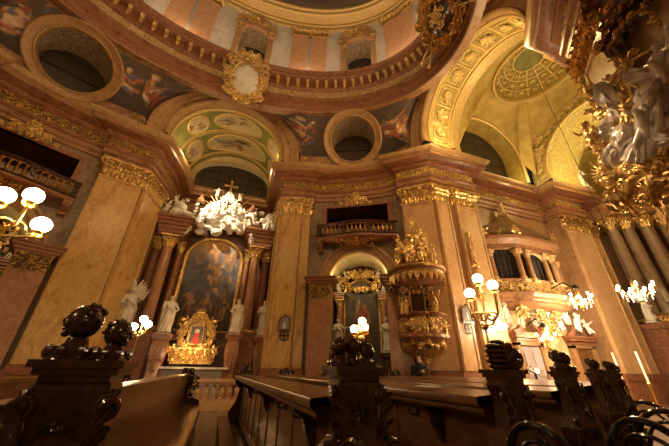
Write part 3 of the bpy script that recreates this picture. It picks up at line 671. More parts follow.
pilaster(P((11.35, -3.45)), P((10.35, -3.4)), 'pilaster on the choir face of the near right pier', 'pil_pink', gm='gold_dark')

# ------------------------------------------------------------------ figures
def figure(h, L, R, seed=0, robe=True, child=False, head=0., sway=.02, crown=None, kneel=0., fold=11, cloak=True, hem=.02, vox=None, name='figure', m='statue', parent=None, sword=False):
    """a carved figure facing -y, feet at z = 0; L and R hold elbow and wrist positions for a height of one"""
    b = MB(); r = random.Random(seed); dz = -kneel * .22
    if child: HZ, HR, SZ_, SW, PZ, nk = .86, .1, .68, .12, .4, .76
    else: HZ, HR, SZ_, SW, PZ, nk = .925, .058, .815, .118, .51, .865
    sx = sway
    T = [(PZ - .05, .08, .065, 0), (PZ, .098, .075, sx), (PZ + .1, .08, .064, sx * 1.2), (SZ_ - .1, .1, .078, sx * .6), (SZ_ - .02, .112, .066, 0), (SZ_ + .025, .06, .045, 0), (nk, .034, .034, 0), (HZ - HR * .5, .034, .034, 0)]
    if child: T = [(z, a * 1.2, d * 1.25, x) for z, a, d, x in T]
    b.loft([[(x + a * cos(2 * pi * j / 14), d * sin(2 * pi * j / 14), z + dz) for j in range(14)] for z, a, d, x in T])
    hq = Matrix.Rotation(head, 3, 'Z'); hc = V((0, -.012, HZ + dz))
    b.ball(hc, (HR * .82, HR * .98, HR * 1.16), 12, q=hq)
    for o, q in (((0, -HR * 1.0, -HR * .1), (.012, .016, .022)), ((0, -HR * .8, HR * .25), (HR * .55, .012, .012)), ((0, -HR * .86, -HR * .5), (.02, .01, .009)), ((0, -HR * .7, -HR * .85), (HR * .4, HR * .4, HR * .3))): b.ball(hc + hq @ V(o), q, 7)
    for i in range(14):
        t = r.uniform(.15 * pi, .85 * pi); p = r.uniform(-.3, 1.1); o = V((HR * .95 * cos(t), HR * .95 * sin(t) * (1 if p < .7 else .3), HR * p)); b.ball(hc + hq @ o, HR * .36, 6)
    lg = .075 if child else .062
    for s, K, A in ((1, (.075 + sx, -.05 - .14 * kneel, PZ * .52), (.075, .0 + .1 * kneel, .05)), (-1, (-.065, -.03, PZ * .5), (-.08, .02, .05))):
        b.tube([(s * .05 + sx, 0, PZ + dz), (K[0], K[1], K[2] + dz), (A[0], A[1], A[2])], [lg, lg * .72, lg * .5], 9); b.ball((A[0], A[1] - .045, .022), (.03, .065, .025), 8)
    for s, (E_, W_) in ((1, L), (-1, R)):
        S = V((s * SW, 0, SZ_ - .015 + dz)); E_, W_ = V(E_) + V((0, 0, dz)), V(W_) + V((0, 0, dz)); k = 1.3 if child else 1
        b.tube([S - V((s * .03, 0, 0)), S, S.lerp(E_, .5), E_, E_.lerp(W_, .4), W_], [.038 * k, .04 * k, .036 * k, .03 * k, .03 * k, .02 * k], 8)
        f = (W_ - E_).normalized(); pl = W_ + f * .025; b.ball(pl, .024 * k, 7); sd = f.orthogonal().normalized()
        for q in range(4): b.tube([pl + sd * (.018 * (q - 1.5) * .8), pl + f * .035 + sd * (.014 * (q - 1.5)), pl + f * (.055 - .006 * abs(q - 1.3)) + sd * .012 * (q - 1.5) - V((0, 0, .008))], [.0085 * k, .0075 * k, .006 * k], 5)
        b.tube([pl - sd * .016, pl - sd * .034 + f * .022], [.009 * k, .007 * k], 5)
    if robe:
        ph = r.uniform(0, 6); R_ = []
        for i in range(15):
            t = i / 14; z = hem + (PZ + .13 - hem) * t; a = .165 - .082 * t ** .7; d = .125 - .06 * t ** .7; amp = .2 * (1 - t) + .05; row = []
            for j in range(44):
                u = 2 * pi * j / 44; g = 1 + amp * .62 * sin(fold * u + ph + 1.6 * sin(2 * u + t * 2)) + amp * .3 * sin(5 * u - ph + 3 * t); row.append((sx * t + a * g * cos(u), .01 + d * g * sin(u), z + dz * t))
            R_.append(row)
        b.loft(R_)
    if cloak:
        b.tube([(-.11, .02, SZ_ - .0 + dz), (-.03, -.075, SZ_ - .14 + dz), (.07, -.085, PZ + .12 + dz), (.13, -.04, PZ + dz), (.15, .03, PZ - .16 + dz)], [.035, .04, .045, .05, .02], 8)
        b.tube([(.1, .05, SZ_ + dz), (.13, .085, PZ + .1 + dz), (.15, .1, PZ - .15), (.13, .1, hem + .05)], [.03, .05, .06, .05], 8); b.tube([(-.1, .05, SZ_ + dz), (-.12, .085, PZ + .1 + dz), (-.1, .1, hem + .1)], [.03, .05, .05], 8)
    if crown == 'mitre': b.ball(hc + V((0, .01, HR * 1.4)), (HR * .75, HR * .5, HR * 1.3), 10)
    if crown == 'helmet':
        b.ball(hc + V((0, .01, HR * .35)), (HR * 1.05, HR * 1.15, HR * 1.), 10); b.ball(hc + V((0, .03, HR * 1.5)), (.014, HR * 1.1, HR * .6), 8)
    b.v = [tuple(V(p) * h) for p in b.v]; o = b.build(name, m, parent); return remesh(o, vox or h / 75, 1)
def wing(mb, root, h, s, lift=.9):
    """a wing of long flat feathers off the shoulder, s = +1 or -1"""
    root = V(root)
    for i in range(9):
        t = i / 8; a = radians(20 + 95 * t) * lift; L = h * (.5 - .22 * t); q = Matrix.Rotation(-s * a, 3, 'Y'); d = q @ V((0, 0, 1))
        mb.ball(root + V((s * .05 * h * t, .03 * h + .004 * i, 0)) + d * L * .5, (.035 * h, .012 * h, L * .52), 7, q=q)
POSE = {
    'down': (((.17, -.02, .62), (.16, -.1, .48)), ((-.17, -.02, .62), (-.15, -.12, .5))),
    'raise': (((.22, -.03, .74), (.27, -.1, .93)), ((-.17, -.03, .62), (-.1, -.13, .6))),
    'out': (((.2, -.06, .68), (.3, -.14, .72)), ((-.17, -.05, .62), (-.06, -.15, .66))),
    'hold': (((.18, -.05, .62), (.05, -.16, .67)), ((-.19, -.04, .62), (-.08, -.16, .6))),
    'hip': (((.23, .0, .64), (.12, -.06, .54)), ((-.18, -.05, .64), (-.2, -.17, .75))),
    'fly': (((.24, -.04, .78), (.38, -.1, .86)), ((-.24, -.04, .72), (-.36, -.08, .62))),
    'pray': (((.17, -.07, .64), (.03, -.17, .72)), ((-.17, -.07, .64), (-.03, -.17, .72)))}
mirp = lambda q: tuple(tuple((-a, b, c) for a, b, c in arm) for arm in q[::-1])
FIGS = {}
def fig_mesh(key, **k):
    """build each kind of figure once; later uses share its mesh"""
    if key not in FIGS:
        o = figure(1., *POSE[k.pop('pose')], **k); FIGS[key] = o.data; bpy.data.objects.remove(o)
    return FIGS[key]
def place_fig(key, name, m, parent, loc, h, rz=0., tilt=0., tx=0., **k):
    me = fig_mesh(key, **k)
    if me.materials[0] != M[m]:
        kk = key + m
        if kk not in FIGS: FIGS[kk] = me.copy(); FIGS[kk].materials[0] = M[m]
        me = FIGS[kk]
    o = bpy.data.objects.new(name, me); COL.objects.link(o); o.parent = parent; o.location = loc; o.scale = (h, h, h); o.rotation_euler = (tx, tilt, rz); return o
PUT = [dict(pose='fly', child=True, robe=False, cloak=True, seed=1, vox=.016), dict(pose='raise', child=True, robe=False, cloak=True, seed=2, vox=.016), dict(pose='out', child=True, robe=False, cloak=False, seed=3, kneel=.8, vox=.016), dict(pose='hip', child=True, robe=False, cloak=True, seed=4, vox=.016, kneel=.4)]
def putto(i, name, m, parent, loc, h, rz=0., tilt=0., tx=0.): return place_fig('p%d' % i, name, m, parent, loc, h, rz, tilt, tx, **dict(PUT[i]))
def cloud(mb, c, r, n, seed, s=(.12, .3)):
    q = random.Random(seed)
    for i in range(n):
        p = V((q.gauss(0, .42), q.gauss(0, .42), q.gauss(0, .42))); k = q.uniform(*s); mb.ball(V(c) + V((p.x * r[0], p.y * r[1], p.z * r[2])), (k, k * .8, k * .75), 8)

for sy in (1, -1):
    for x, s_ in ((18.5, 1),):
        k = MB(); ornament(k, W(x - .1, sy * 3.25, 15.), (.5, .86 * -sy, 0), (-.2, -.2 * sy, 1), (-.6, -.5 * sy, -.2), 1.9, 3., 7 * s_, 80, (.1, .24), 't', .5, .15); k.build('stucco_console', 'gold_pale', vault)
# ------------------------------------------------------------------ galleries and chapels of the two diagonal bays
def local_empty(name, mtx, label, cat, group=None):
    e = bpy.data.objects.new(name, None); COL.objects.link(e); e.matrix_world = mtx; e.empty_display_size = .2; return tag(e, label, cat, group)
def balcony(b, label):
    e = local_empty('gallery_balcony', b.M(2.5, 7.3, .25), label, 'balcony', 'balconies in front of the gallery openings')
    yf = lambda x: -.42 - .34 * (.5 + .5 * cos(2 * pi * x / 4.3)) - (.0 if abs(x) < 1.8 else 0.)
    xs = [-2.12 + 4.24 * i / 30 for i in range(31)]
    def band(z0, z1, t0, t1, name, m):
        k = MB(); k.grid([[(x, yf(x) - t0, z0), (x, yf(x) - t1, (z0 + z1) / 2), (x, yf(x) - t0, z1), (x, yf(x) + .14, z1), (x, yf(x) + .14, z0), (x, yf(x) - t0, z0)] for x in xs]); k.build(name, m, e)
    k = MB(); k.grid([[(x, .2, -.02), (x, yf(x) - .03, -.02), (x, yf(x) - .1, .05), (x, yf(x) - .1, .12), (x, .2, .12)] for x in xs]); k.build('floor_slab', 'red', e)
    band(.12, .24, .05, .09, 'base_rail', 'wood_dark'); band(.76, .9, .07, .12, 'top_rail', 'wood_dark')
    bm = MB(); bm.lathe([(.035, 0), (.05, .03), (.03, .06), (.06, .16), (.062, .22), (.028, .36), (.03, .44), (.05, .48), (.05, .52)], 8); first = None
    for i in range(19):
        x = -2. + 4. * i / 18
        if i % 6 == 0:
            k = MB(); k.box((x, yf(x) + .03, .5), (.2, .2, .54)); ornament(k, (x, yf(x) - .09, .5), (1, 0, 0), (0, 0, 1), (0, -1, 0), .16, .4, i, 5, (.03, .06)); k.build('rail_post', 'wood_dark', e); continue
        if first is None: first = bm.build('baluster', 'gold_dark', e, loc=(x, yf(x) + .03, .24))
        else: shared(first, e, (x, yf(x) + .03, .24))
    k = MB(); arcs = [(x, yf(x) - .02, .72) for x in xs]
    for i in range(18):
        x0, x1 = -2. + 4. * i / 18, -2. + 4. * (i + 1) / 18; k.tube([(x0 + (x1 - x0) * t, yf(x0) - .0, .66 + .09 * sin(pi * t)) for t in (0, .25, .5, .75, 1)], .022, 5)
    k.build('arcade_trim', 'gold_dark', e)
    k = MB(); ornament(k, (0, -.55, -.16), (1, 0, 0), (0, -.25, 1), (0, -1, -.3), 1.9, .5, 4, 34, (.06, .13)); k.ball((0, -.72, -.12), (.12, .1, .16), 9); k.build('gilded_mask', 'gold_dark', e)
    for sx in (-1, 1):
        k = MB(); k.loft([[(sx * 1.95 + a * .13, y, z) for a, y in ((-1, .15), (1, .15), (1, q), (-1, q))] for z, q in ((0, -.5), (-.2, -.42), (-.42, -.12), (-.52, -.1))]); k.scroll((sx * 1.95, -.35, -.18), (0, 1, 0), (0, 0, 1), .16, 1.3, .05); k.build('corbel', 'red', e, False)
    k = MB(); ornament(k, (0, -.4, 2.38), (1, 0, 0), (0, 0, 1), (0, -1, 0), 1.7, .66, 9, 40, (.06, .14), 't'); k.build('gilded_overdoor', 'gold', e)
    return e
balcony(BR, 'serpentine balcony with gilded balusters above the chapel arch'); balcony(BL, 'dark balcony with pale balusters above the arch on the far left')

def impost(b, u0, u1, label):
    e = local_empty('impost_pier', b.M((u0 + u1) / 2, 0, 0), label, 'pier', 'piers carrying the chapel arches'); w = u1 - u0; y1 = .5
    k = MB(); k.prism([(-w / 2, -.36), (w / 2, -.36), (w / 2, y1), (-w / 2, y1)], 1., 4.3); k.build('shaft', 'col', e, False)
    k = MB(); k.prism([(-w / 2, -.38), (w / 2, -.38), (w / 2, y1), (-w / 2, y1)], 4.3, 4.86); ornament(k, (0, -.4, 4.58), (1, 0, 0), (0, 0, 1), (0, -1, 0), w, .5, 3, 16, (.05, .1), 'b'); k.build('gilded_capital', 'frieze', e)
    k = MB()
    for z, q, h in ((4.9, .05, .08), (5., .12, .12), (5.12, .2, .12), (5.22, .26, .08)): k.box((0, (y1 - .4) / 2 - q / 2, z), (w + 2 * q, .9 + q, h))
    k.build('impost_moulding', 'red', e, False)
    k = MB(); k.box((0, .05, .5), (w + .12, .96, 1.)); k.box((0, .04, 1.03), (w + .18, 1.02, .08)); k.build('base', 'red', e, False)
impost(BR, .2, 1.2, 'rose marble pier with gilded band carrying the left side of the chapel arch'); impost(BR, 3.8, 4.75, 'rose marble pier carrying the right side of the chapel arch beside the pulpit')
impost(BL, .2, 1.2, 'rose marble pier with gilded band under the arch at the far left'); impost(BL, 3.8, 4.75, 'outer pier under the arch at the far left edge')

def column(e, name, x, y, z0, z1, r, m, gm='gold', capm=.55, flute=0):
    k = MB(); n = 20; R = []
    for i in range(13):
        t = i / 12; q = r * (1 - .14 * t ** 1.6); R.append([(x + q * (1 - (.07 * (j % 2) if flute else 0)) * cos(2 * pi * j / (2 * flute or n)), y + q * (1 - (.07 * (j % 2) if flute else 0)) * sin(2 * pi * j / (2 * flute or n)), z0 + (z1 - z0) * t) for j in range(2 * flute or n)])
    k.loft(R); o = k.build(name, m, e, auto=50)
    k = MB(); k.lathe([(r * 1.35, 0), (r * 1.4, .04), (r * 1.15, .08), (r * 1.25, .12), (r * 1.05, .17)], 20, (x, y, z0 - .15)); k.box((x, y, z0 - .2), (r * 3, r * 3, .1)); k.build('column_base', gm, o)
    k = MB(); h = capm; k.lathe([(r * .86, 0), (r * .9, .5 * h), (r * 1.2, .9 * h)], 14, (x, y, z1)); k.box((x, y, z1 + h * .95), (r * 3, r * 3, h * .1))
    for row in (0, 1):
        for i in range(8):
            t = 2 * pi * (i + row * .5) / 8; d = V((cos(t), sin(t), 0)); k.leaf(V((x, y, z1 + row * .3 * h)) + d * r * .9, (0, 0, 1), d, r * .75, h * .55, .42)
    for i in range(4):
        t = pi / 4 + i * pi / 2; d = V((cos(t), sin(t), 0)); k.scroll(V((x, y, z1 + h * .74)) + d * r * 1.25, d, (0, 0, 1), r * .5, 1.4, r * .16)
    k.build('capital', gm, o); return o
# altar inside the chapel
def chapel_altar(b, lab, seed):
    e = local_empty('chapel_altar', b.M(2.5, 0, 2.3), lab, 'altar', 'altars inside the chapel arches')
    for sx in (-1, 1):
        column(e, 'column', sx * 1.16, -.3, 2.05, 4.3, .17, 'col', 'gold', .36)
        k = MB(); k.box((sx * 1.16, -.25, 4.78), (.5, .6, .12)); k.box((sx * 1.16, -.25, 4.9), (.6, .7, .1)); k.box((sx * 1.16, -.25, 4.98), (.7, .8, .06)); k.build('entablature_block', 'red', e, False)
        k = MB(); k.box((sx * 1.16, -.3, .95), (.56, .6, 1.9)); k.box((sx * 1.16, -.3, 1.93), (.64, .68, .08)); k.build('column_pedestal', 'red_dark', e, False)
    out = [(-.88, 1.3)] + [(-.88 * cos(pi * i / 20), 4.9 + .88 * sin(pi * i / 20)) for i in range(21)] + [(.88, 1.3)]
    k = MB(); k.tube([(x * 1.06, -.06, z) for x, z in out], .075, 6); k.build('picture_frame', 'gold', e)
    cl = picture(seed, lambda u, v: lerp((.03, .02, .016), (.1, .085, .085), v), [(.5, .28, .14), (.4, .1, .04), (.12, .15, .24), (.5, .4, .3), (.2, .1, .05), (.42, .26, .08), (.1, .08, .1), (.06, .04, .03)], 60, (.25, .75, .2, .75), (.04, .11), .07, 5)
    k = MB(); Pn = patch(k, lambda u, v: ((u - .5) * 1.8, -.03, 1.3 + 4.5 * v), 30, 70, cl, lambda u, v: abs(u - .5) * 2 < (sqrt(max(0, 1 - ((v * 4.5 - 3.6) / .9) ** 2)) if v > .8 else 1)); k.build('altar_painting', 'paint', e, paint=Pn)
    k = MB(); ornament(k, (0, -.2, 5.95), (1, 0, 0), (0, 0, 1), (0, -1, 0), 2.5, 1.1, 5, 60, (.07, .16), 'ring'); ornament(k, (0, -.25, 6.3), (1, 0, 0), (0, 0, 1), (0, -1, 0), 1.4, .5, 7, 26, (.06, .13)); k.v = [(x, y, z - .25) for x, y, z in k.v]; k.build('gilded_crest', 'gold', e)
    for i, (x, z) in enumerate(((-1.15, 5.05), (1.15, 5.05), (-.8, 5.85), (.85, 5.8))): putto(i % 4, 'putto', 'statue', e, (x, -.35, z), .62, .3 * (-1 if x > 0 else 1), .3 * (1 if x > 0 else -1))
    k = MB(); k.box((0, -.5, .5), (2.6, .7, 1.)); k.box((0, -.5, 1.03), (2.7, .8, .07)); k.build('altar_table', 'red_dark', e, False)
    k = MB(); ornament(k, (0, -.5, 1.35), (1, 0, 0), (0, 0, 1), (0, -1, 0), 1.7, .7, 8, 50, (.06, .14)); k.build('gilded_tabernacle', 'gold', e)
    return e
chapel_altar(BR, 'altar with dark arched painting and gilded crest inside the chapel under the serpentine balcony', 41); chapel_altar(BL, 'altar with gilding and white figures inside the arch at the far left', 47)
def statue(name, b_or_m, h, label, key, group, rz=0., m='statue', wings=False, ped=None, tilt=0., **k):
    e = local_empty(name, b_or_m, label, 'statue', group)
    place_fig(key, 'figure', m, e, (0, 0, 0), h, rz, tilt, **k)
    q = MB(); q.box((0, 0, -.03), (.5 * h / 1.5, .42 * h / 1.5, .06)); q.build('plinth', m, e, False)
    if wings:
        for s in (-1, 1): w = MB(); wing(w, (s * .06 * h, .09 * h, .76 * h), h, s); w.build('wing', m, e)
    return e
for b, side in ((BR, 'in the chapel under the serpentine balcony'), (BL, 'in the arch at the far left')):
    for u, key, nm in ((1.35, dict(pose='out', seed=11, crown=None), 'left'), (3.72, dict(pose='hold', seed=12, crown='mitre'), 'right')):
        p = MB(); e = local_empty('statue_pedestal', b.M(u, 0, 1.35), 'dark marble pedestal under the %s white saint %s' % (nm, side), 'pedestal', 'pedestals in the chapels')
        p.lathe([(.34, 0), (.34, .9), (.26, 1.), (.24, 1.7), (.33, 1.8), (.34, 2.02)], 12); p.build('pedestal_body', 'red_dark', e)
        statue('saint_statue', b.M(u, 2.08, 1.35), 1.5, 'white saint statue on the %s of the painting %s' % (nm, side), 's' + nm, 'white statues in the chapels', rz=.35 if nm == 'left' else -.35, **key)

# ------------------------------------------------------------------ transept altar
RX = -1.08
e = empty('altar_retable', (RX, 17.4, 0), 0, 'tall dark red marble retable with gold framed painting in the transept', 'altar')
k = MB(); k.box((0, .1, 4.8), (6.2, .3, 8.2)); k.build('backing', 'red_dark', e, False)
k = MB(); k.box((0, -.5, 1.4), (5.9, 1.2, 2.8)); k.box((0, -.55, 2.72), (6., 1.36, .16)); k.build('predella', 'red_dark', e, False)
for x, y, r, m in ((-2.34, -1.05, .27, 'col'), (2.2, -1.05, .27, 'col'), (-2.95, -.45, .25, 'red'), (2.85, -.45, .25, 'red'), (-1.86, -.3, .17, 'red'), (1.82, -.3, .17, 'red')):
    column(e, 'column', x, y, 3.15, 6.95, r, m, 'gold', .62)
for sx in (-1, 1):
    k = MB()
    for z, q, h in ((7.66, 0, .12), (7.84, .04, .22), (8.06, .1, .2), (8.28, .2, .2), (8.46, .32, .16), (8.6, .42, .12)): k.box((sx * 2.35, -.55 - q / 2, z), (1.2 + q * 2, 1.25 + q, h)); k.box((sx * 2.95, -.2, z), (.6 + q * 1.2, .8, h))
    k.build('entablature_block', 'red', e, False)
    k = MB(); k.box((sx * 2.3, -1.05, 1.45), (.8, .8, 2.9)); k.box((sx * 2.3, -1.05, 2.86), (.92, .92, .14)); k.build('column_pedestal', 'red', e, False)
    k = MB(); ornament(k, (sx * 1.72, -.12, 5.2), (1, 0, 0), (0, 0, 1), (0, -1, 0), .26, 4.2, 6, 46, (.05, .1), 'b', sym=False); k.tube([(sx * 1.72, -.1, 3.1), (sx * 1.72, -.1, 7.3)], .05, 6); k.build('gilded_strip', 'gold_dark', e)
out = [(-1.5, 2.95)] + [(-1.5 * cos(pi * i / 24), 6.65 + 1.5 * sin(pi * i / 24)) for i in range(25)] + [(1.5, 2.95)]
k = MB(); k.tube([(x * 1.03, -.18, z) for x, z in out] , .1, 8, closed=True); k.tube([(x * .96, -.14, z + .03) for x, z in out], .04, 6, closed=True); k.build('picture_frame', 'gold', e)
def altar_pic():
    sky = lambda u, v: lerp(lerp((.025, .014, .01), (.11, .12, .17), sstep((v - .25) / .3)), (.66, .36, .1), sstep((v - .66) / .3) * max(.2, 1 - abs(u - .5) * 1.7))
    crowd = picture(61, sky, [(.3, .07, .02), (.4, .2, .09), (.08, .035, .02), (.36, .15, .04), (.2, .06, .03), (.06, .04, .04), (.46, .28, .15), (.04, .02, .015)], 90, (.08, .92, .04, .4), (.03, .09), .08, 7)
    top = picture(62, crowd, [(.66, .28, .08), (.5, .18, .06), (.72, .44, .18), (.24, .2, .22), (.46, .3, .18)], 40, (.2, .85, .72, .95), (.04, .1), .08, 4)
    cl = picture(64, top, [(.1, .11, .16), (.17, .16, .19), (.24, .18, .16)], 16, (.02, .98, .45, .68), (.06, .14), .1)
    mid = picture(63, cl, [(.6, .34, .14), (.4, .1, .03), (.66, .42, .2), (.3, .13, .05)], 18, (.52, .6, .46, .62), (.03, .07), .05, 2)
    return mid
k = MB(); Pn = patch(k, lambda u, v: ((u - .5) * 3., -.1, 2.95 + 5.2 * v), 60, 100, altar_pic(), lambda u, v: abs(u - .5) * 2 < (sqrt(max(0, 1 - ((v * 5.2 - 3.7) / 1.5) ** 2)) if v > 3.7 / 5.2 else 1)); k.build('altar_painting', 'paint', e, paint=Pn)
k = MB(); ornament(k, (0, -1.05, 2.4), (1, 0, 0), (0, 0, 1), (0, -1, 0), 4.4, .5, 6, 40, (.06, .13), 'b'); k.build('gilded_predella_relief', 'gold_dark', e)

g = empty('stucco_glory', (RX + .1, 16.6, 8.2), 0, 'white stucco cloud of putti and figures crowning the transept altar', 'sculpture')
k = MB(); cloud(k, (0, .25, 1.1), (2.1, .35, 1.), 80, 3, (.14, .32)); cloud(k, (-2.55, .0, 1.1), (.75, .35, .5), 22, 4, (.12, .26)); cloud(k, (2.6, .0, 1.15), (.75, .35, .55), 22, 5, (.12, .26)); o = remesh(k.build('cloud', 'stucco', g), .07, 1)
r = random.Random(5)
spots = [(-.55, -.25, 1.15, .95, .2), (.5, -.25, 1.05, .95, -.3), (0, -.3, .35, .8, 0), (-1.3, -.2, .35, .75, .5), (1.3, -.2, .4, .75, -.5), (-1.15, -.15, 1.2, .8, .5), (1.2, -.15, 1.3, .8, -.5), (-.35, -.1, 1.85, .75, .1), (.45, -.1, 1.8, .75, -.2), (0, -.1, 2.2, .62, 0), (-2.75, -.25, .62, 1., .5), (-2.2, -.3, .75, .85, -.2), (2.4, -.25, .65, .95, .3), (2.95, -.2, .75, .9, -.5), (-1.85, -.35, -.45, .75, .6), (1.75, -.35, -.5, .75, -.6), (-.75, -.05, 2.45, .55, .4), (.7, -.05, 2.4, .55, -.4), (-1.75, -.2, .8, .7, .8), (1.8, -.2, .9, .7, -.8), (-.9, -.35, .7, .7, .9), (.9, -.35, .65, .7, -.9), (-1.7, -.1, 1.5, .8, .4), (1.7, -.1, 1.55, .8, -.4), (-2.6, -.2, 1.15, .8, -.4), (2.7, -.2, 1.3, .75, .3), (.05, -.4, 1.3, .9, .6), (-3.2, -.3, .75, .8, .6)]
for i, (x, y, z, h, t) in enumerate(spots): putto(i % 4, 'putto', 'stucco', g, (x, y, z), h, r.uniform(-.6, .6), t * .7, r.uniform(-.2, .35))
for i, (x, z, s) in enumerate(((-.9, 1.6, 1), (.95, 1.55, -1), (-1.5, .7, 1), (1.55, .8, -1), (-.3, 2.3, 1), (.35, 2.3, -1), (-2.6, 1.35, 1), (2.75, 1.4, -1))):
    k = MB(); wing(k, (x, -.2, z), 1.05, -s, 1.1); k.build('wing', 'stucco', g)
k = MB()
for i in range(26):
    a = pi * (i + .5) / 26; L = 1.75 + .35 * (i % 3); k.tube([(.5 * cos(a), .3, 1.2 + .4 * sin(a)), (L * cos(a), .3, 1.1 + L * .86 * sin(a))], [.05, .012], 5)
k.build('gilded_rays', 'gold', g)
for sx in (-1, 1): k = MB(); k.lathe([(.12, 0), (.2, .06), (.24, .2), (.1, .42), (.14, .5), (.04, .62)], 10, (sx * 1.5, -.1, 1.75)); k.build('urn', 'red', g)
k = MB(); k.box((0, 0, .55), (.1, .08, 1.15)); k.box((0, 0, .78), (.66, .08, .1))
for p in ((0, 1.14), (-.34, .78), (.34, .78)): k.ball((p[0], 0, p[1]), .085, 7)
o = k.build('altar_cross', 'gold', loc=(-.98, 16.5, 10.75)); tag(o, 'gold cross standing at the top of the white stucco cloud', 'cross')

def scroll_pedestal(x, y, top, label, w=.62, m='col'):
    e = empty('statue_pedestal', (x, y, 0), 0, label, 'pedestal', 'pedestals flanking the transept altar')
    k = MB(); R = []
    for z, a in ((0, 1.1), (.12, 1.1), (.16, .95), (.5, .9), (.8, .7), (1.15, .66), (1.5, .8), (1.85, .98), (2.2, .94), (top - .2, .8)): R.append([(sx * w / 2 * a, sy * w / 2 * a - .12 * sin(z * 2.2), z) for sx, sy in ((-1, -1), (1, -1), (1, 1), (-1, 1))])
    k.loft(R); k.build('shaft', m, e, auto=20)
    k = MB(); k.box((0, 0, top - .13), (w * 1.15, w * 1.1, .14)); k.box((0, 0, top - .03), (w * 1.3, w * 1.25, .07)); k.build('top_slab', 'red', e, False)
    k = MB(); ornament(k, (0, -w * .5, 1.5), (1, 0, 0), (0, 0, 1), (0, -1, 0), .3, .7, 5, 16, (.05, .1)); k.tube([(0, -w * .48, 1.15), (0, -w * .48, 1.85)], .05, 6); k.build('carved_scroll', m, e)
TS = 'white statues around the transept altar'
for x, y, z, h, key, lab, kw in ((-4.1, 15.6, 2.6, 1.95, 'ang', 'white winged angel statue with raised arm at the far left of the transept altar', dict(pose='raise', seed=21, wings=True, rz=.5, crown='helmet')),
                               (-2.36, 15., 2.6, 1.6, 'st2', 'white saint statue with hand on hip left of the golden tabernacle', dict(pose='hip', seed=22, rz=.35)),
                               (.58, 15.4, 2.76, 1.62, 'st3', 'white robed saint statue right of the golden tabernacle', dict(pose='hold', seed=23, rz=-.3, fold=14)),
                               (1.93, 16., 2.74, 1.8, 'st4', 'white statue holding an arm out at the right end of the transept altar', dict(pose='out', seed=24, rz=-.5))):
    scroll_pedestal(x, y, z - .06, 'red marble scroll pedestal under the ' + lab.split(' at ')[0].split(' left')[0].split(' right')[0] + (' beside the tabernacle' if abs(x + .9) < 1.6 else ''), m='col')
    wing_ = kw.pop('wings', False); statue('saint_statue' if not wing_ else 'angel_statue', Matrix.Translation((x, y, z)), h, lab, key, TS, wings=wing_, **kw)
t = empty('tabernacle', (-1.05, 15.6, 1.42), 0, 'glowing golden tabernacle with small picture of a veiled figure on the transept altar', 'tabernacle')
k = MB(); k.box((0, .1, .3), (1.7, .5, .6)); k.box((0, .05, .62), (1.8, .6, .06)); k.box((0, .12, 1.2), (.8, .3, 1.2)); k.build('core', 'gold', t, False)
k = MB(); ornament(k, (0, -.15, 1.25), (1, 0, 0), (0, 0, 1), (0, -1, 0), 1.45, 1.9, 11, 90, (.06, .15), 'ring'); ornament(k, (0, -.2, .35), (1, 0, 0), (0, 0, 1), (0, -1, 0), 1.9, .6, 12, 60, (.06, .13), 'b'); ornament(k, (0, -.1, 2.05), (1, 0, 0), (0, 0, 1), (0, -1, 0), .7, .5, 13, 26, (.05, .1), 't'); k.build('gilded_scrollwork', 'gold', t)
cl = lambda u, v: (.5, .05, .03) if (abs(u - .5) < .3 * (1 - v * .8) + .02 and v < .62) else ((.72, .5, .34) if hypot((u - .5) * .8, v - .7) < .1 else ((.7, .66, .6) if hypot((u - .5) * .8, v - .7) < .16 else (.1, .09, .1)))
k = MB(); Pn = patch(k, lambda u, v: ((u - .5) * .5, -.24, .82 + .74 * v), 20, 30, cl); k.build('small_picture', 'paint', t, paint=Pn)
k = MB(); k.tube([(-.28, -.25, .8), (.28, -.25, .8), (.28, -.25, 1.58), (-.28, -.25, 1.58)], .045, 6, closed=True); k.build('picture_frame', 'gold', t)
for i, (x, z) in enumerate(((-.62, .7), (.62, .7))): putto(i, 'putto', 'gold', t, (x, -.25, z), .5, 0, .2 * (1 if x > 0 else -1))
at = empty('altar_table', (-.85, 15.3, 0), 0, 'altar table with pale front below the golden tabernacle', 'altar table')
k = MB(); k.box((0, .1, .62), (2.6, .9, 1.2)); k.build('block', 'red', at, False)
k = MB(); k.box((0, -.37, .66), (2.3, .05, 1.05)); k.build('painted_front', 'slate', at, False)
k = MB(); k.box((0, .05, 1.26), (2.8, 1.1, .08)); k.build('mensa', 'white_marble', at, False)
st = MB()
for i in range(3): st.box((-.85, 14.6 - .3 * i, .1 - .0), (4.4 + .6 * i, 1.4, .3 - .1 * i - .0))
o = st.build('altar_steps', 'red', None, False); tag(o, 'low red marble steps in front of the transept altar', 'steps')
b = empty('altar_rail', (.1, 12.3, 0), 0, 'low pale stone balustrade closing the aisle in front of the transept altar', 'balustrade')
k = MB(); k.box((0, 0, .1), (3.4, .32, .2)); k.box((0, 0, .25), (3.4, .24, .1)); k.build('plinth', 'pil_pink', b, False); k = MB(); k.box((0, 0, .88), (3.5, .34, .1)); k.box((0, 0, .8), (3.4, .26, .08)); k.build('rail', 'pil_pink', b, False)
bm = MB(); bm.lathe([(.07, 0), (.1, .04), (.05, .09), (.1, .22), (.1, .28), (.045, .4), (.06, .45), (.08, .5)], 10); f0 = None
for i in range(13):
    x = -1.55 + 3.1 * i / 12
    f0 = bm.build('baluster', 'pil_pink', b, loc=(x, 0, .28)) if f0 is None else (shared(f0, b, (x, 0, .28)) and f0)
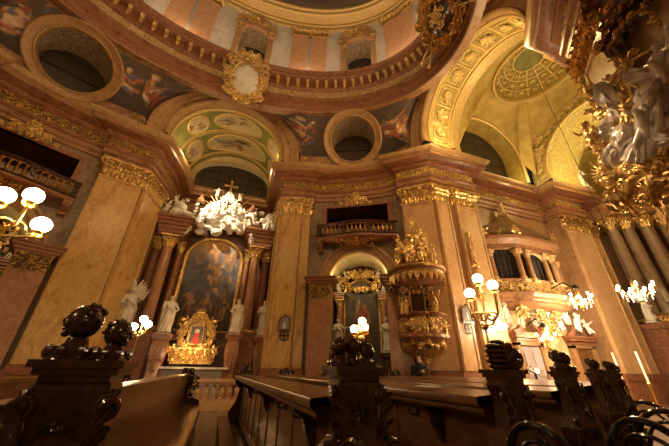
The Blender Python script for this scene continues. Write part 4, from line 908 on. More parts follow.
# torchere before the altar
def globes_lamp(label, base, h, arms, gr, m='globe', name='globe_lamp', group='brass lamps with opal globes', en=0.):
    e = empty(name, base, 0, label, 'lamp', group)
    k = MB(); k.lathe([(.14, 0), (.14, .03), (.06, .06), (.03, .1)], 12); k.tube([(0, 0, .05), (0, 0, h)], .016, 7); k.ball((0, 0, h * .55), .035, 8); k.ball((0, 0, h), .045, 8); k.build('pole', 'brass', e)
    for x, y, z in arms:
        d = V((x, y, z)); k = MB(); k.tube([(0, 0, h), (x * .5, y * .5, h + .02), (x * .95, y * .95, h + (z - h) * .3), (x, y, z - gr - .02)], .013, 6); k.scroll((x * .55, y * .55, h + .1), (x, y, 0), (0, 0, 1), .07, 1.2, .012); k.lathe([(.05, 0), (.055, .03), (.03, .05)], 10, (x, y, z - gr - .03)); k.build('arm', 'brass', e)
        k = MB(); k.ball((x, y, z), (gr, gr, gr * .95), 16); k.build('globe', m, e)
    return e
globes_lamp('tall lamp glaring beside the white winged angel left of the transept altar', (-2.38, 10.9, 0), 2.1, [(.0, .1, 2.62), (.2, -.1, 2.45), (-.16, -.1, 2.36)], .11, 'bulb', 'standing_lamp')
# ------------------------------------------------------------------ pulpit
pb = BR.Q(5.12, 0, -1.15); e = empty('pulpit', pb, 0, 'gilded pulpit with figure crowned canopy fixed to the pier', 'pulpit')
pd = atan2(BR.n.y, BR.n.x)                                             # the wall lies this way
def octo(mb, prof, n=8, rot=pi / 8, m=None, bulge=0.):
    k = n * 6; R = []
    for r, z in prof:
        row = []
        for j in range(k):
            t = 2 * pi * j / k; a = (j % 6) / 6 * 2 - 1; q = r * (1 - .03 * (1 - a * a) * (1 if not bulge else -bulge)); row.append((q * cos(t + rot), q * sin(t + rot), z))
        R.append(row)
    mb.loft(R, m=m)
k = MB(); octo(k, [(.2, 1.75), (.3, 1.9), (.55, 2.05), (.78, 2.25), (.86, 2.36), (.92, 2.4), (.92, 2.5), (.84, 2.54), (.8, 2.6), (.84, 2.95), (.82, 3.12), (.94, 3.18), (.98, 3.26), (.9, 3.3)], bulge=2.); k.build('tub', 'red', e)
k = MB()
for i in range(8):
    t = pi * 2 * i / 8; u = V((cos(t), sin(t), 0)); s = V((-u.y, u.x, 0))
    ornament(k, u * .84 + V((0, 0, 2.85)), s, (0, 0, 1), u, .6, .5, 20 + i, 34, (.05, .11)); ornament(k, u * .72 + V((0, 0, 2.22)), s, (0, 0, 1), u, .6, .34, 40 + i, 16, (.05, .11))
k.build('gilded_panel_reliefs', 'gold', e)
k = MB()
for i in range(14): t = 2 * pi * i / 14; u = V((cos(t), sin(t), 0)); k.leaf(u * .3 + V((0, 0, 1.75)), u + V((0, 0, .7)), u, .3, .55, .2); k.leaf(u * .12 + V((0, 0, 1.62)), u * .4 + V((0, 0, 1)), u, .16, .3, .3)
k.ball((0, 0, 1.62), (.13, .13, .16), 10); octo(k, [(.93, 2.41), (.96, 2.45), (.93, 2.49)]); octo(k, [(.97, 3.2), (1., 3.24), (.97, 3.28)]); k.build('gilded_pendant', 'gold', e)
for i, a in enumerate((pd + pi * .62, pd + pi, pd - pi * .62)):
    putto(i, 'putto', 'gold', e, (.88 * cos(a), .88 * sin(a), 2.5), .66, a + pi / 2)
bk = MB(); bk.X = Matrix.Rotation(pd - pi / 2, 4, 'Z'); bk.box((0, .72, 3.95), (1.5, .16, 1.6)); bk.build('back_panel', 'red_dark', e, False)
bk = MB(); bk.X = Matrix.Rotation(pd - pi / 2, 4, 'Z'); bk.box((0, .64, 3.9), (.56, .06, 1.)); bk.build('back_picture', 'wood_dark', e, False)
bk = MB(); bk.X = Matrix.Rotation(pd - pi / 2, 4, 'Z'); bk.tube([(-.3, .6, 3.4), (.3, .6, 3.4), (.3, .6, 4.4), (-.3, .6, 4.4)], .05, 6, closed=True); ornament(bk, (0, .6, 4.5), (1, 0, 0), (0, 0, 1), (0, -1, 0), .7, .25, 3, 14, (.04, .09)); ornament(bk, (-.58, .6, 4.), (1, 0, 0), (0, 0, 1), (0, -1, 0), .35, 1.2, 3, 26, (.05, .1)); ornament(bk, (.58, .6, 4.), (1, 0, 0), (0, 0, 1), (0, -1, 0), .35, 1.2, 4, 26, (.05, .1)); bk.build('gilded_back_frame', 'gold', e)
for i, s in enumerate((-1, 1)):
    a = pd - pi / 2; q = Matrix.Rotation(a, 3, 'Z') @ V((s * .62, .42, 3.35)); place_fig('pulp', 'angel_figure', 'gold', e, q, 1.05, pd - pi / 2, 0, pose='raise', seed=31, child=False)
k = MB(); octo(k, [(.1, 4.62), (.9, 4.62), (1.12, 4.7), (1.14, 4.86), (1.06, 4.9), (1.1, 5.), (1.22, 5.06), (1.24, 5.14), (1.1, 5.2), (.8, 5.3), (.3, 5.5)]); k.build('canopy', 'red', e)
k = MB()
for i in range(26):
    t = 2 * pi * i / 26; u = V((cos(t), sin(t), 0)); s = V((-u.y, u.x, 0)); p = u * 1.13
    k.grid([[p + s * (.13 * x) + u * (.03 * cos(x * 1.5)) + V((0, 0, 4.84 - (.34 if i % 2 else .26) * (1 - x * x * .85) * j)) for x in (-1, -.5, 0, .5, 1)] for j in (0, .5, 1)]); k.ball(p + V((0, 0, 4.84 - (.36 if i % 2 else .28))), .035, 6)
octo(k, [(1.15, 4.84), (1.19, 4.88), (1.15, 4.92)]); octo(k, [(1.23, 5.05), (1.27, 5.1), (1.23, 5.15)]); k.build('gilded_fringe', 'gold', e)
k = MB(); cloud(k, (0, 0, 5.75), (.75, .75, .45), 44, 8, (.14, .28)); cloud(k, (0, 0, 6.5), (.42, .42, .6), 30, 9, (.12, .22)); o = k.build('gilded_cloud', 'gold', e); remesh(o, .05, 1)
r = random.Random(9)
for i in range(15):
    a = r.uniform(0, 2 * pi); lv = i % 3; z = (5.3, 5.95, 6.55)[lv]; q = (.85, .58, .34)[lv]; putto(i % 4, 'putto', 'gold', e, (q * cos(a), q * sin(a), z), (.98, .88, .76)[lv], a + pi / 2, r.uniform(-.4, .4), r.uniform(-.2, .3))
for i in range(6):
    a = i * pi / 3 + .3; k = MB(); wing(k, (.7 * cos(a), .7 * sin(a), 5.75), .8, 1 if i % 2 else -1, 1.2); k.build('wing', 'gold', e)
k = MB()
for i in range(24):
    t = 2 * pi * i / 24; L = .42 if i % 2 else .3; k.X = Matrix.Rotation(pd - pi / 2, 4, 'Z'); k.tube([(.06 * cos(t), -.2, 7.4 + .06 * sin(t)), (L * cos(t), -.2, 7.4 + L * sin(t))], [.035, .006], 5)
k.ball((0, -.2, 7.4), (.14, .06, .14), 10); k.build('sunburst', 'gold_pale', e)

# ------------------------------------------------------------------ choir gallery with its domed oratory
G = empty('oratory_gallery', (14.35, 10.8, 0), 0, 'glazed marble oratory with scaled dome standing out from the choir wall', 'oratory')
PL = [(-2.7, 0), (-2.2, -.75), (-1.1, -1.3), (1.2, -1.3), (2.3, -.75), (2.8, 0)]
def inset(d): return [(x * (1 + d / 2.3), y * (1 + d / 1.2) if y else 0) for x, y in PL]
def band(name, m, prof, parent=G):
    k = MB(); k.grid([[(x, y, z) for x, y in inset(d)] for d, z in prof]); return k.build(name, m, parent, auto=25)
band('lower_cornice', 'corn', [(-.4, 4.), (-.1, 4.15), (0, 4.3), (.1, 4.34), (.1, 4.46), (.2, 4.52), (.25, 4.66), (.25, 4.72), (-.3, 4.74)])
band('parapet', 'frieze', [(0, 4.72), (0, 5.3)]); band('parapet_rail', 'corn', [(0, 5.3), (.08, 5.32), (.08, 5.4), (-.3, 5.42)])
band('upper_cornice', 'corn', [(-.12, 6.95), (.04, 6.97), (.04, 7.2), (.1, 7.25), (.26, 7.4), (.3, 7.52), (.3, 7.58), (-.4, 7.6)])
band('pane', 'dark', [(-.2, 5.4), (-.2, 6.97)])
k = MB()
for i in range(5):
    (x0, y0), (x1, y1) = inset(-.19)[i:i + 2]
    for j in range(1, 5): t = j / 5; k.tube([(x0 + (x1 - x0) * t, y0 + (y1 - y0) * t - .02, 5.4), (x0 + (x1 - x0) * t, y0 + (y1 - y0) * t - .02, 6.95)], .018, 4)
    for z in (5.8, 6.2, 6.6): k.tube([(x0, y0 - .02, z), (x1, y1 - .02, z)], .018, 4)
k.build('glazing_bars', 'iron', G)
for x, y in inset(-.08)[:] + [((PL[2][0] * .45), -1.24), ((PL[3][0] * .5), -1.24)]: column(G, 'column', x, y, 5.5, 6.55, .12, 'wall_warm', 'pil_pink', .36)
for i, (x0, x1) in enumerate(((-1., -.45), (-.45, .55), (.55, 1.1))):
    k = MB(); k.tube([(x0 + (x1 - x0) * (.5 - .5 * cos(pi * j / 12)), -1.2, 6.5 + .38 * sin(pi * j / 12)) for j in range(13)], .07, 6); k.build('arch_head', 'pil_pink', G)
k = MB(); DP = [(.05, 7.6), (.12, 7.75), (.0, 8.), (-.35, 8.35), (-.95, 8.65), (-1.5, 8.95), (-1.85, 9.3), (-2.0, 9.55), (-2.1, 9.6)]
dome = [(sx, sy) for sx, sy in catmull(PL, 4)]
k.grid([[(x * max(.06, 1 + d / 2.3), y * max(.06, 1 + d / 2.3) - .25 * min(1, -d / 2. if d < 0 else 0), z) for x, y in dome] for d, z in DP]); k.build('scaled_dome', 'copper', G)
for i, (x, y) in enumerate(inset(.25)[:]):
    k = MB(); ornament(k, (x * .97, y * .97, 7.8), (1, 0, 0), (0, 0, 1), (0, -1, 0), .5, .5, 60 + i, 16, (.05, .11)); k.build('gilded_cresting', 'gold', G)
for i in range(9): x = -1.6 + 3.3 * i / 8; k = MB(); ornament(k, (x, -1.3 + .25 * abs(x) ** 2 * .3, 7.74), (1, 0, 0), (0, 0, 1), (0, -1, 0), .36, .3, 70 + i, 8, (.05, .1)); k.build('gilded_cresting', 'gold', G)
k = MB(); k.lathe([(.2, 0), (.1, .08), (.08, .2), (.15, .3), (.05, .42)], 10, (0, -.3, 9.55)); 
for s in (-1, 1): wing(k, (s * .1, -.3, 10.), .75, s, .75)
k.ball((0, -.3, 10.1), (.13, .12, .24), 9); k.ball((0, -.36, 10.38), (.08, .1, .09), 8); ornament(k, (0, -.3, 9.75), (1, 0, 0), (0, 0, 1), (0, -1, 0), .7, .4, 77, 18, (.05, .1)); k.build('gilded_finial', 'gold', G)
G.scale = (1.1, 1.08, 1.); G.location.z = -.12
# portal zone below the gallery
F = empty('portal_frontispiece', (14.0, 10.55, 0), 0, 'marble frontispiece with gilded consoles and broken pediments under the oratory', 'portal')
k = MB(); k.box((0, .1, 2.05), (5.3, .3, 4.1)); k.build('wall_panel', 'pil_pink', F, False)
for i, x in enumerate((-2.1, -1.1, 0, 1.1, 2.1)):
    k = MB(); ornament(k, (x, -.35 - .4 * (abs(x) < 1.5), 3.9), (1, 0, 0), (0, -.3, 1), (0, -1, 0), .7, .7, 80 + i, 34, (.07, .15), 't'); k.build('gilded_console', 'gold', F)
k = MB(); ornament(k, (.3, -.75, 3.1), (1, 0, 0), (0, 0, 1), (0, -1, 0), .9, 1., 90, 40, (.07, .15), 'ring'); k.ball((.3, -.7, 3.1), (.3, .1, .36), 10); k.build('gilded_cartouche', 'gold', F)
for cx in (-.6, 3.05):
    k = MB()
    for s in (-1, 1): k.tube([(cx + s * .95, -.35, 2.92), (cx + s * .7, -.4, 3.02), (cx + s * .4, -.45, 3.35), (cx + s * .2, -.42, 3.4)], [.12, .12, .1, .07], 6)
    for z, q in ((2.62, 0), (2.76, .1), (2.88, .16)): k.box((cx, -.12 - q / 2, z), (1.7 + q * 2, .5 + q, .12))
    k.build('broken_pediment', 'red', F, auto=30)
    k = MB(); k.box((cx - .72, -.12, 1.25), (.22, .4, 2.5)); k.box((cx + .72, -.12, 1.25), (.22, .4, 2.5)); k.box((cx, -.12, 2.48), (1.66, .4, .2)); k.build('door_surround', 'wall_warm', F, False)
for i, (x, z, h, t) in enumerate(((-1.25, 3.1, .95, .4), (-.2, 3.2, .9, -.3), (.35, 2.6, .8, .2), (1.35, 3.1, .9, .4), (2.0, 3.4, .8, -.2), (2.6, 3.1, .95, .3), (3.4, 3.05, .9, -.5), (-2.1, 3.4, .85, .2), (.75, 3.5, .8, -.4))): putto(i % 4, 'putto', 'stucco', F, (x, -.65, z), h, t, t * .6)
for i, (x, m, w) in enumerate(((-.6, 'lilac', 1.2), (3.05, 'wood', 1.2))):
    k = MB(); k.box((14.0 + x, 10.36, 1.18), (w, .08, 2.36)); o = k.build('door_%d' % (i + 1), m, None, False); o['kind'] = 'structure'
    k = MB()
    for z, h in ((.6, .8), (1.65, 1.)):
        for s in (-1, 1): k.box((14.0 + x + s * .28, 10.31, z), (.4, .04, h))
    k.build('door_panel', m, o, False)
    k = MB(); k.ball((14.0 + x + .5, 10.27, 1.1), .04, 7); k.build('door_handle', 'brass', o)

# ------------------------------------------------------------------ hanging gilded drops, plaques, crosses
def drop(p0, p1, u, z0, z1, label, seed):
    c, rz, w = frame(p0, p1, 0, .16); t = V((cos(rz), sin(rz), 0)); o = V((p0[0], p0[1], 0)) + t * u + V((t.y, -t.x, 0)) * .18
    e = empty('gilded_drop', o + V((0, 0, z1)), rz, label, 'ornament', 'gilded drops hanging on the pilasters'); L = z1 - z0; k = MB()
    k.tube([(0, 0, 0), (.03, -.03, -L * .5), (0, 0, -L)], .03, 5)
    for i in range(5): z = -L * (i + .5) / 5; ornament(k, (0, -.02, z), (1, 0, 0), (0, 0, 1), (0, -1, 0), .3, L / 5, seed + i, 15, (.05, .1), 'e')
    k.build('leaf_festoon', 'gold', e); k = MB(); k.ball((0, -.06, .1), (.1, .06, .12), 8); k.scroll((.1, -.06, .05), (1, 0, 0), (0, 0, 1), .1, 1.3, .03); k.scroll((-.1, -.06, .05), (-1, 0, 0), (0, 0, 1), .1, 1.3, .03); k.build('ribbon_knot', 'gold', e)
drop(P((11.55, 3.86)), P((13.1, 3.85)), .4, 4., 7.2, 'gilded leaf drop hanging on the pilaster right of the pulpit behind the globe lamp', 3)
drop(P(PIER4[2]), P(PIER4[3]), .55, 3.6, 7.6, 'gilded leaf drop hanging on the pale pilaster beyond the choir gallery', 9)
def plaque(p0, p1, u, z, kind, label, out=.19):
    c, rz, w = frame(p0, p1, 0, 0); t = V((cos(rz), sin(rz), 0)); o = V((p0[0], p0[1], 0)) + t * u + V((t.y, -t.x, 0)) * out
    if kind == 'arch':
        e = empty('wall_plaque', o + V((0, 0, z)), rz, label, 'plaque', 'arched wall plaques'); L = [(-.26, -.25), (.26, -.25)] + [(.26 * cos(pi * i / 12), .1 + .26 * sin(pi * i / 12)) for i in range(13)]
        k = MB(); k.add([(x * .8, -.03, y * .85) for x, y in L] , [list(range(len(L)))]); k.build('picture', 'slate', e, False); k = MB(); k.tube([(x, -.02, y) for x, y in L], .035, 6, closed=True); k.box((0, -.02, -.3), (.62, .06, .05)); k.ball((0, -.03, .42), .05, 6); k.build('plaque_frame', 'wood', e)
        k = MB(); k.ball((0, -.03, .05), (.05, .015, .06), 6); k.ball((0, -.03, -.1), (.09, .02, .12), 6); k.build('relief_figure', 'white_marble', e)
    else:
        e = empty('consecration_cross', o + V((0, 0, z)), rz, label, 'cross', 'round wall crosses'); k = MB(); k.tube([(.2 * cos(2 * pi * i / 24), 0, .2 * sin(2 * pi * i / 24)) for i in range(24)], .025, 6, closed=True); k.box((0, 0, 0), (.06, .03, .34)); k.box((0, 0, 0), (.34, .03, .06)); k.build('ring_and_cross', 'iron', e)
plaque(P(P2[0]), P(P2[1]), .72, 3.12, 'arch', 'arched plaque on the pilaster between the transept altar and the chapel arch'); plaque(P(P2[0]), P(P2[1]), .74, 2.62, 'cross', 'round cross on the pilaster between the transept altar and the chapel arch')
plaque(P(PIER[1]), P(PIER[2]), .62, 3.4, 'arch', 'arched plaque on the pier between the pulpit and the globe lamp'); plaque(P(PIER[1]), P(PIER[2]), .6, 2.86, 'cross', 'round cross on the pier right of the pulpit under the arched plaque')
plaque(P(PIER4[2]), P(PIER4[3]), -.35, 2.9, 'cross', 'round cross on the pale pilaster beyond the choir gallery')

# ------------------------------------------------------------------ cartouches on the ring
def cartouche(name, mtx, w, h, gm, fm, label, seed):
    e = local_empty(name, mtx, label, 'cartouche')
    k = MB(); k.loft([[(a * w * .34 * cos(t), y, a * h * .36 * sin(t)) for t in [2 * pi * i / 24 for i in range(24)]] for a, y in ((1, 0), (1, -.1), (.8, -.2), (.4, -.26), (.05, -.28))]); k.build('shield', fm, e)
    k = MB(); k.tube([(w * .37 * cos(t), -.12, h * .39 * sin(t)) for t in [2 * pi * i / 32 for i in range(32)]], .07, 7, closed=True); ornament(k, (0, -.05, 0), (1, 0, 0), (0, 0, 1), (0, -1, 0), w * 1.05, h * 1.02, seed, 80, (.09, .2), 'ring', .4, .16)
    for s in (-1, 1):
        for z, q in ((h * .36, .26), (-h * .32, .22), (0, .2)): k.scroll((s * w * .42, -.14, z), (s, 0, 0), (0, 0, 1), q, 1.5, .075)
    k.build('scrolled_frame', gm, e)
    k = MB(); ornament(k, (0, -.12, h * .5), (1, 0, 0), (0, 0, 1), (0, -1, 0), w * .7, h * .24, seed + 2, 34, (.08, .16)); k.ball((0, -.16, h * .52), (.16, .12, .18), 8); k.build('crest', gm, e); return e
cartouche('cartouche', Matrix.Translation((CX + .3, CY + EB - .1, 15.4)) @ Matrix.Rotation(.42, 4, 'X'), 2.1, 2.6, 'gold', 'white_marble', 'gilded scroll cartouche with pale shield at the crown of the transept arch', 51)
c = cartouche('coat_of_arms', Matrix.Translation((CX + EA - .25, CY - .75, 15.75)) @ Matrix.Rotation(-pi / 2, 4, 'Z') @ Matrix.Rotation(.4, 4, 'X'), 2.2, 2.5, 'gold_dark', 'wood_dark', 'dark gilded coat of arms above the choir arch at the top', 57)
k = MB(); ornament(k, (0, -.3, 0), (1, 0, 0), (0, 0, 1), (0, -1, 0), .7, .9, 5, 20, (.07, .14)); k.build('shield_charge', 'gold', c)
for s in (-1, 1):
    for a in (.2, .55): k = MB(); k.tube([(s * .7, -.2, -.3), (s * 1.7 * cos(a), -.25, -.3 - 1.5 * sin(a)), (s * 1.9 * cos(a), -.25, -.3 - 1.7 * sin(a))], [.03, .035, .13], 8); k.build('trumpet', 'gold', c)

# ------------------------------------------------------------------ drum pilasters
kk = 0
side = {0: 'between the top left drum window and the next', 1: ('between the two central drum windows'), 2: ('right of the right hand drum window')}
for gi, (w0, w1) in enumerate(((WT[1], WT[0]), (WT[0], WT[0] - pi / 4), (WT[0] - pi / 4, WT[0] - pi / 2))):
    for j, f in enumerate((.408, .592)):
        t = w0 + (w1 - w0) * f; p = ell(t, DW - .02, 0); nr = V((cos(t) / EA, sin(t) / EB, 0)).normalized(); e = empty('drum_pilaster', (p.x, p.y, DZ0), atan2(nr.y, nr.x) - pi / 2, '%s pink pilaster %s' % (('left', 'right')[j], side[gi]), 'pilaster', 'pink pilasters of the drum')
        k = MB(); k.box((0, -.06, 2.2), (1.05, .2, 4.4)); k.build('shaft', 'pink_marble', e, False)
        k = MB(); capital(k, 1.02, .7, .16); k.v = [(x, y - .1, z + 4.4) for x, y, z in k.v]; k.build('capital', 'gold', e)
        k = MB(); k.box((0, -.08, .2), (1.08, .3, .4)); k.build('base', 'arch', e, False)
for i, w in enumerate((WT[0], WT[0] - pi / 4, WT[0] + pi / 4)):
    nr = V((cos(w) / EA, sin(w) / EB, 0)).normalized(); m = Matrix.Translation(ell(w, DW - .2, WZS + WH + .3)) @ Matrix.Rotation(atan2(nr.y, nr.x) - pi / 2, 4, 'Z'); k = MB(); ornament(k, (0, -.08, .35), (1, 0, 0), (0, 0, 1), (0, -1, 0), 2.3, .9, 70 + i, 70, (.08, .17), 't')
    for s in (-1, 1): ornament(k, (s * 1.05, -.08, -.5), (1, 0, 0), (0, 0, 1), (0, -1, 0), .3, 1., 74 + i, 12, (.07, .13), 'b')
    k.ball((0, -.2, .35), (.16, .14, .2), 8); e = local_empty('window_crest', m, ('gilded crest with mask over the drum window above the pale cartouche', 'gilded crest over the right hand drum window', 'gilded crest over the drum window at the top left')[i], 'ornament', 'gilded crests over the drum windows'); k.build('gilded_relief', 'gold', e)
# ------------------------------------------------------------------ silver and gold saint group on the near right pier
N = empty('saint_sculpture_group', (8.0, 2.33, 5.2), 0, 'huge silver and gold saint group of clouds, drapery and angels on the near right pier', 'sculpture')
def nl(p): return V(p) - V(N.location)
fx, fu = V((-.35, -.94, 0)).normalized(), V((-.94, .35, 0)).normalized()       # to the right as seen from the nave, and out of the pier
nf = Matrix((( .35, .94, 0), (.94, -.35, 0), (0, 0, 1)))
def npt(y, z, d=0.): return V((7.7, y, z)) - V((7.95, 2.45, 5.2)) + fu * d
k = MB()
for (y, z), s, n in (((2.1, 6.9), .45, 12), ((1.6, 7.0), .4, 10), ((1.45, 6.3), .45, 12), ((2.0, 5.7), .55, 18), ((2.5, 5.5), .4, 10), ((1.7, 5.4), .5, 12), ((2.3, 4.9), .5, 12), ((1.2, 5.6), .5, 12)): cloud(k, npt(y, z, -.42), (s, s, s), n, int(z * 10), (.13, .26))
o = k.build('gilded_cloud', 'gold', N); remesh(o, .06, 1)
def drapery(c, r, seed, q=None, n=26, folds=7):
    """a wind blown mass of cloth: an ellipsoid pleated by folds"""
    mb = MB(); rr = random.Random(seed); ph = rr.uniform(0, 6); R = []; ax = Matrix.Rotation(rr.uniform(-1, 1), 3, 'X') @ Matrix.Rotation(rr.uniform(-1, 1), 3, 'Y') @ Matrix.Rotation(rr.uniform(0, 3), 3, 'Z')
    for i in range(n + 1):
        a = -pi / 2 + pi * i / n; row = []
        for j in range(48):
            t = 2 * pi * j / 48; g = 1 + .13 * sin(folds * t + ph + 2.2 * sin(a * 2 + ph)) + .08 * sin(4 * a + 3 * t) + .05 * sin(13 * t + 5 * a); row.append(V(c) + ax @ V((r[0] * g * max(cos(a), .03) * cos(t), r[1] * g * max(cos(a), .03) * sin(t), r[2] * sin(a) * (1 + .12 * sin(3 * t)))))
        R.append(row)
    mb.loft(R); return mb
for i, (y, z, r, d) in enumerate(((2.1, 6.95, (.26, .2, .42), .1), (1.62, 7.0, (.3, .22, .4), .1), (1.42, 6.35, (.3, .26, .42), .15), (2.02, 5.68, (.42, .3, .36), .3), (1.72, 5.35, (.26, .24, .44), .25), (2.45, 5.5, (.22, .2, .34), .15), (2.05, 6.3, (.22, .2, .3), .1), (2.55, 6.2, (.2, .16, .28), .05), (1.4, 5.5, (.28, .22, .36), .2))):
    drapery(npt(y, z, d + .3), (r[0] * .72, r[1] * .72, r[2] * .85), i + 3).build('silver_drapery', 'silver', N)
for i, (y, z, r, d) in enumerate(((2.35, 6.6, (.2, .16, .34), .15), (1.85, 6.1, (.24, .2, .36), .2), (2.75, 5.05, (.24, .18, .3), .2), (2.2, 5.0, (.4, .22, .22), .35), (1.5, 4.9, (.4, .24, .26), .3), (2.9, 4.6, (.22, .2, .3), .2))): drapery(npt(y, z, d), r, i + 40, folds=9).build('gilded_drapery', 'gold', N)
rzN = atan2(fu.y, fu.x) + pi / 2
for i, (y, z, h, t, tx, d) in enumerate(((2.45, 6.9, .95, .5, .2, .2), (2.0, 6.2, .95, -.6, .3, .35), (1.5, 5.8, .9, .4, .1, .3), (2.9, 5.9, .8, .8, .2, .1), (2.55, 4.3, .95, 1.1, .2, .3), (1.7, 6.6, .85, -.3, .2, .3), (2.2, 4.15, .8, -.8, .2, .4), (3.05, 5.2, .7, .6, .2, .1), (1.15, 5.3, .9, .2, .1, .3))): putto(i % 4, 'gilded_putto', 'gold', N, npt(y, z, d), h, rzN + .4 * (i % 3 - 1), t, tx)
place_fig('nepo', 'saint_figure', 'silver', N, npt(1.75, 5.9, .35), 1.7, rzN - .3, .35, -.3, pose='raise', seed=71)
for i, (y, z, h, t, d) in enumerate(((2.2, 5.1, 1.5, .75, .5), (1.5, 6.1, 1.4, -.5, .45), (2.35, 6.15, 1.25, .35, .4))): place_fig('nsil', 'attendant_figure', 'silver', N, npt(y, z, d), h, rzN + .5 * (i - 1), t, -.25, pose='out', seed=75, fold=9)
for i, (y, z, h, t) in enumerate(((1.95, 5.75, .85, .5), (1.45, 5.2, .9, -.5), (2.6, 5.75, .8, .3), (1.8, 6.95, .8, .9))): putto((i + 1) % 4, 'gilded_putto', 'gold', N, npt(y, z, .62), h, rzN + .6 * (i % 2), t, .15)
place_fig('nang', 'angel_figure', 'gold', N, npt(1.35, 4.45, .55), 1.75, rzN, -1.35, .1, pose='fly', seed=72)
for i, (y, z, s) in enumerate(((2.2, 7.2, 1), (1.4, 6.9, -1), (2.7, 6.4, 1), (1.9, 5.3, 1), (2.9, 5.3, 1))): k = MB(); k.X = Matrix.Translation(npt(y, z, .2)) @ Matrix.Rotation(rzN, 4, 'Z'); wing(k, (0, 0, 0), .95, s, 1.2); k.build('gilded_wing', 'gold', N)
r = random.Random(12)
for i in range(14):
    y, z = r.uniform(1.2, 2.6), r.uniform(4.2, 7.2); k = MB()
    p = npt(y, z, .15); dr = (fx * r.uniform(-.6, .5) + V((0, 0, r.uniform(-.6, 1))) + fu * .3).normalized(); k.tube([p, p + dr * .35 + fu * .06, p + dr * r.uniform(.4, .6)], [.05, .045, .012], 6); k.build('gilded_ray', 'gold', N)
k = MB()
for i in range(24):
    a = -2.7 + 2.3 * i / 23; p = npt(1.9, 4.5, .1); d = fx * cos(a) * .8 + V((0, 0, sin(a))); k.tube([p + d * .3, p + d * .6 + fu * .12, p + d * (.8 + .2 * (i % 3))], [.1, .08, .02], 6)
k.build('gilded_water_rays', 'gold', N)
for q, (y, z, w, h) in enumerate(((2.3, 5.85, .9, 2.), (2.5, 4.7, .8, 1.1))): k = MB(); ornament(k, npt(y, z, .25), fx, (0, 0, 1), fu, w, h, 90 + q, 22, (.05, .1), 'e', .6, .25, False); k.build('gilded_leafwork', 'gold', N)
# hanging canopy above
H = empty('carved_canopy', (7.45, 1.08, 8.45), atan2(fu.y, fu.x) + pi / 2, 'dark carved canopy with gilded lambrequin hanging over the saint group', 'canopy')
k = MB()
for i in range(11):
    t = -1 + 2 * i / 10; k.grid([[(.7 * t + .07 * x, -.25 * cos(t * 1.4) - .02 * abs(x), -(.0 + .28 * j * (1.1 if i % 2 else .8)) * (1 - .12 * x * x * j)) for x in (-1, -.5, 0, .5, 1)] for j in (0, .5, 1, 1.5, 2)])
k.build('lambrequin', 'wood_dark', H)
k = MB(); k.prism([(-.85, .5), (.85, .5), (.85, -.1), (.4, -.36), (-.4, -.36), (-.85, -.1)], 0, .22); k.prism([(-.72, .5), (.72, .5), (.7, -.05), (.34, -.28), (-.34, -.28), (-.7, -.05)], .22, .5); k.build('canopy_top', 'red_dark', H, False)
k = MB(); ornament(k, (0, -.34, -.2), (1, 0, 0), (0, 0, 1), (0, -1, 0), 1.5, .7, 8, 26, (.05, .1), 'b'); ornament(k, (0, -.4, .3), (1, 0, 0), (0, 0, 1), (0, -1, 0), 1.4, .5, 9, 14, (.05, .1), 'b'); k.build('gilded_trim', 'gold_dark', H)
k = MB()
for i in range(14): a = i * 1.1; k.ball((.34 + .05 * cos(a), -.3 + .05 * sin(a), -.35 - i * .055), .045, 6)
k.build('gilded_tassel', 'gold', H)
statue('angel_statue', Matrix.Translation((20.6, 9.0, 12.02)), 1.9, 'white winged figure kneeling on the cornice behind the silver group', 'kan', None, .9, 'stucco', True, pose='out', seed=33, kneel=.6)

# high altar edge beyond the last choir pilaster
A = empty('high_altar', (22.6, 9.4, 0), 0, 'high altar of fluted grey columns far right beyond the choir pilasters', 'altar')
for i, (x, y) in enumerate(((.15, .15), (.9, -.3), (1.7, -.9), (2.5, -1.5))): column(A, 'fluted_column', x, y, 4.2, 9.6, .36, 'wall', 'gold', .9, 14)
k = MB(); k.prism([(-.3, .9), (-.3, -.3), (.9, -1.1), (2.4, -2.3), (3.6, -2.3), (3.6, .9)], 0, 3.5); k.prism([(-.5, .9), (-.5, -.4), (.8, -1.3), (2.3, -2.5), (3.6, -2.5), (3.6, .9)], 3.5, 3.8); k.build('altar_base', 'red', A, False)
k = MB(); k.prism([(-.3, .9), (-.3, -.3), (.9, -1.), (2.4, -2.1), (3.6, -2.1), (3.6, .9)], 10.5, 11.4); k.build('entablature', 'corn', A, False)
k = MB(); ornament(k, (.6, -1., 3.9), (.8, -.6, 0), (0, 0, 1), (-.6, -.8, 0), 2.2, .9, 31, 60, (.1, .22)); k.build('gilded_relief', 'gold', A)
for i, (x, y, z) in enumerate(((21.9, 9.3, 3.85), (23.0, 8.5, 3.85))): statue('angel_statue', Matrix.Translation((x, y, z)), 1.5, ('white seated angel on the base of the high altar left of the other', 'white seated angel on the high altar at the right edge')[i], 'kan', 'white angels of the high altar', .4, 'stucco', True, pose='out', seed=33, kneel=.6)

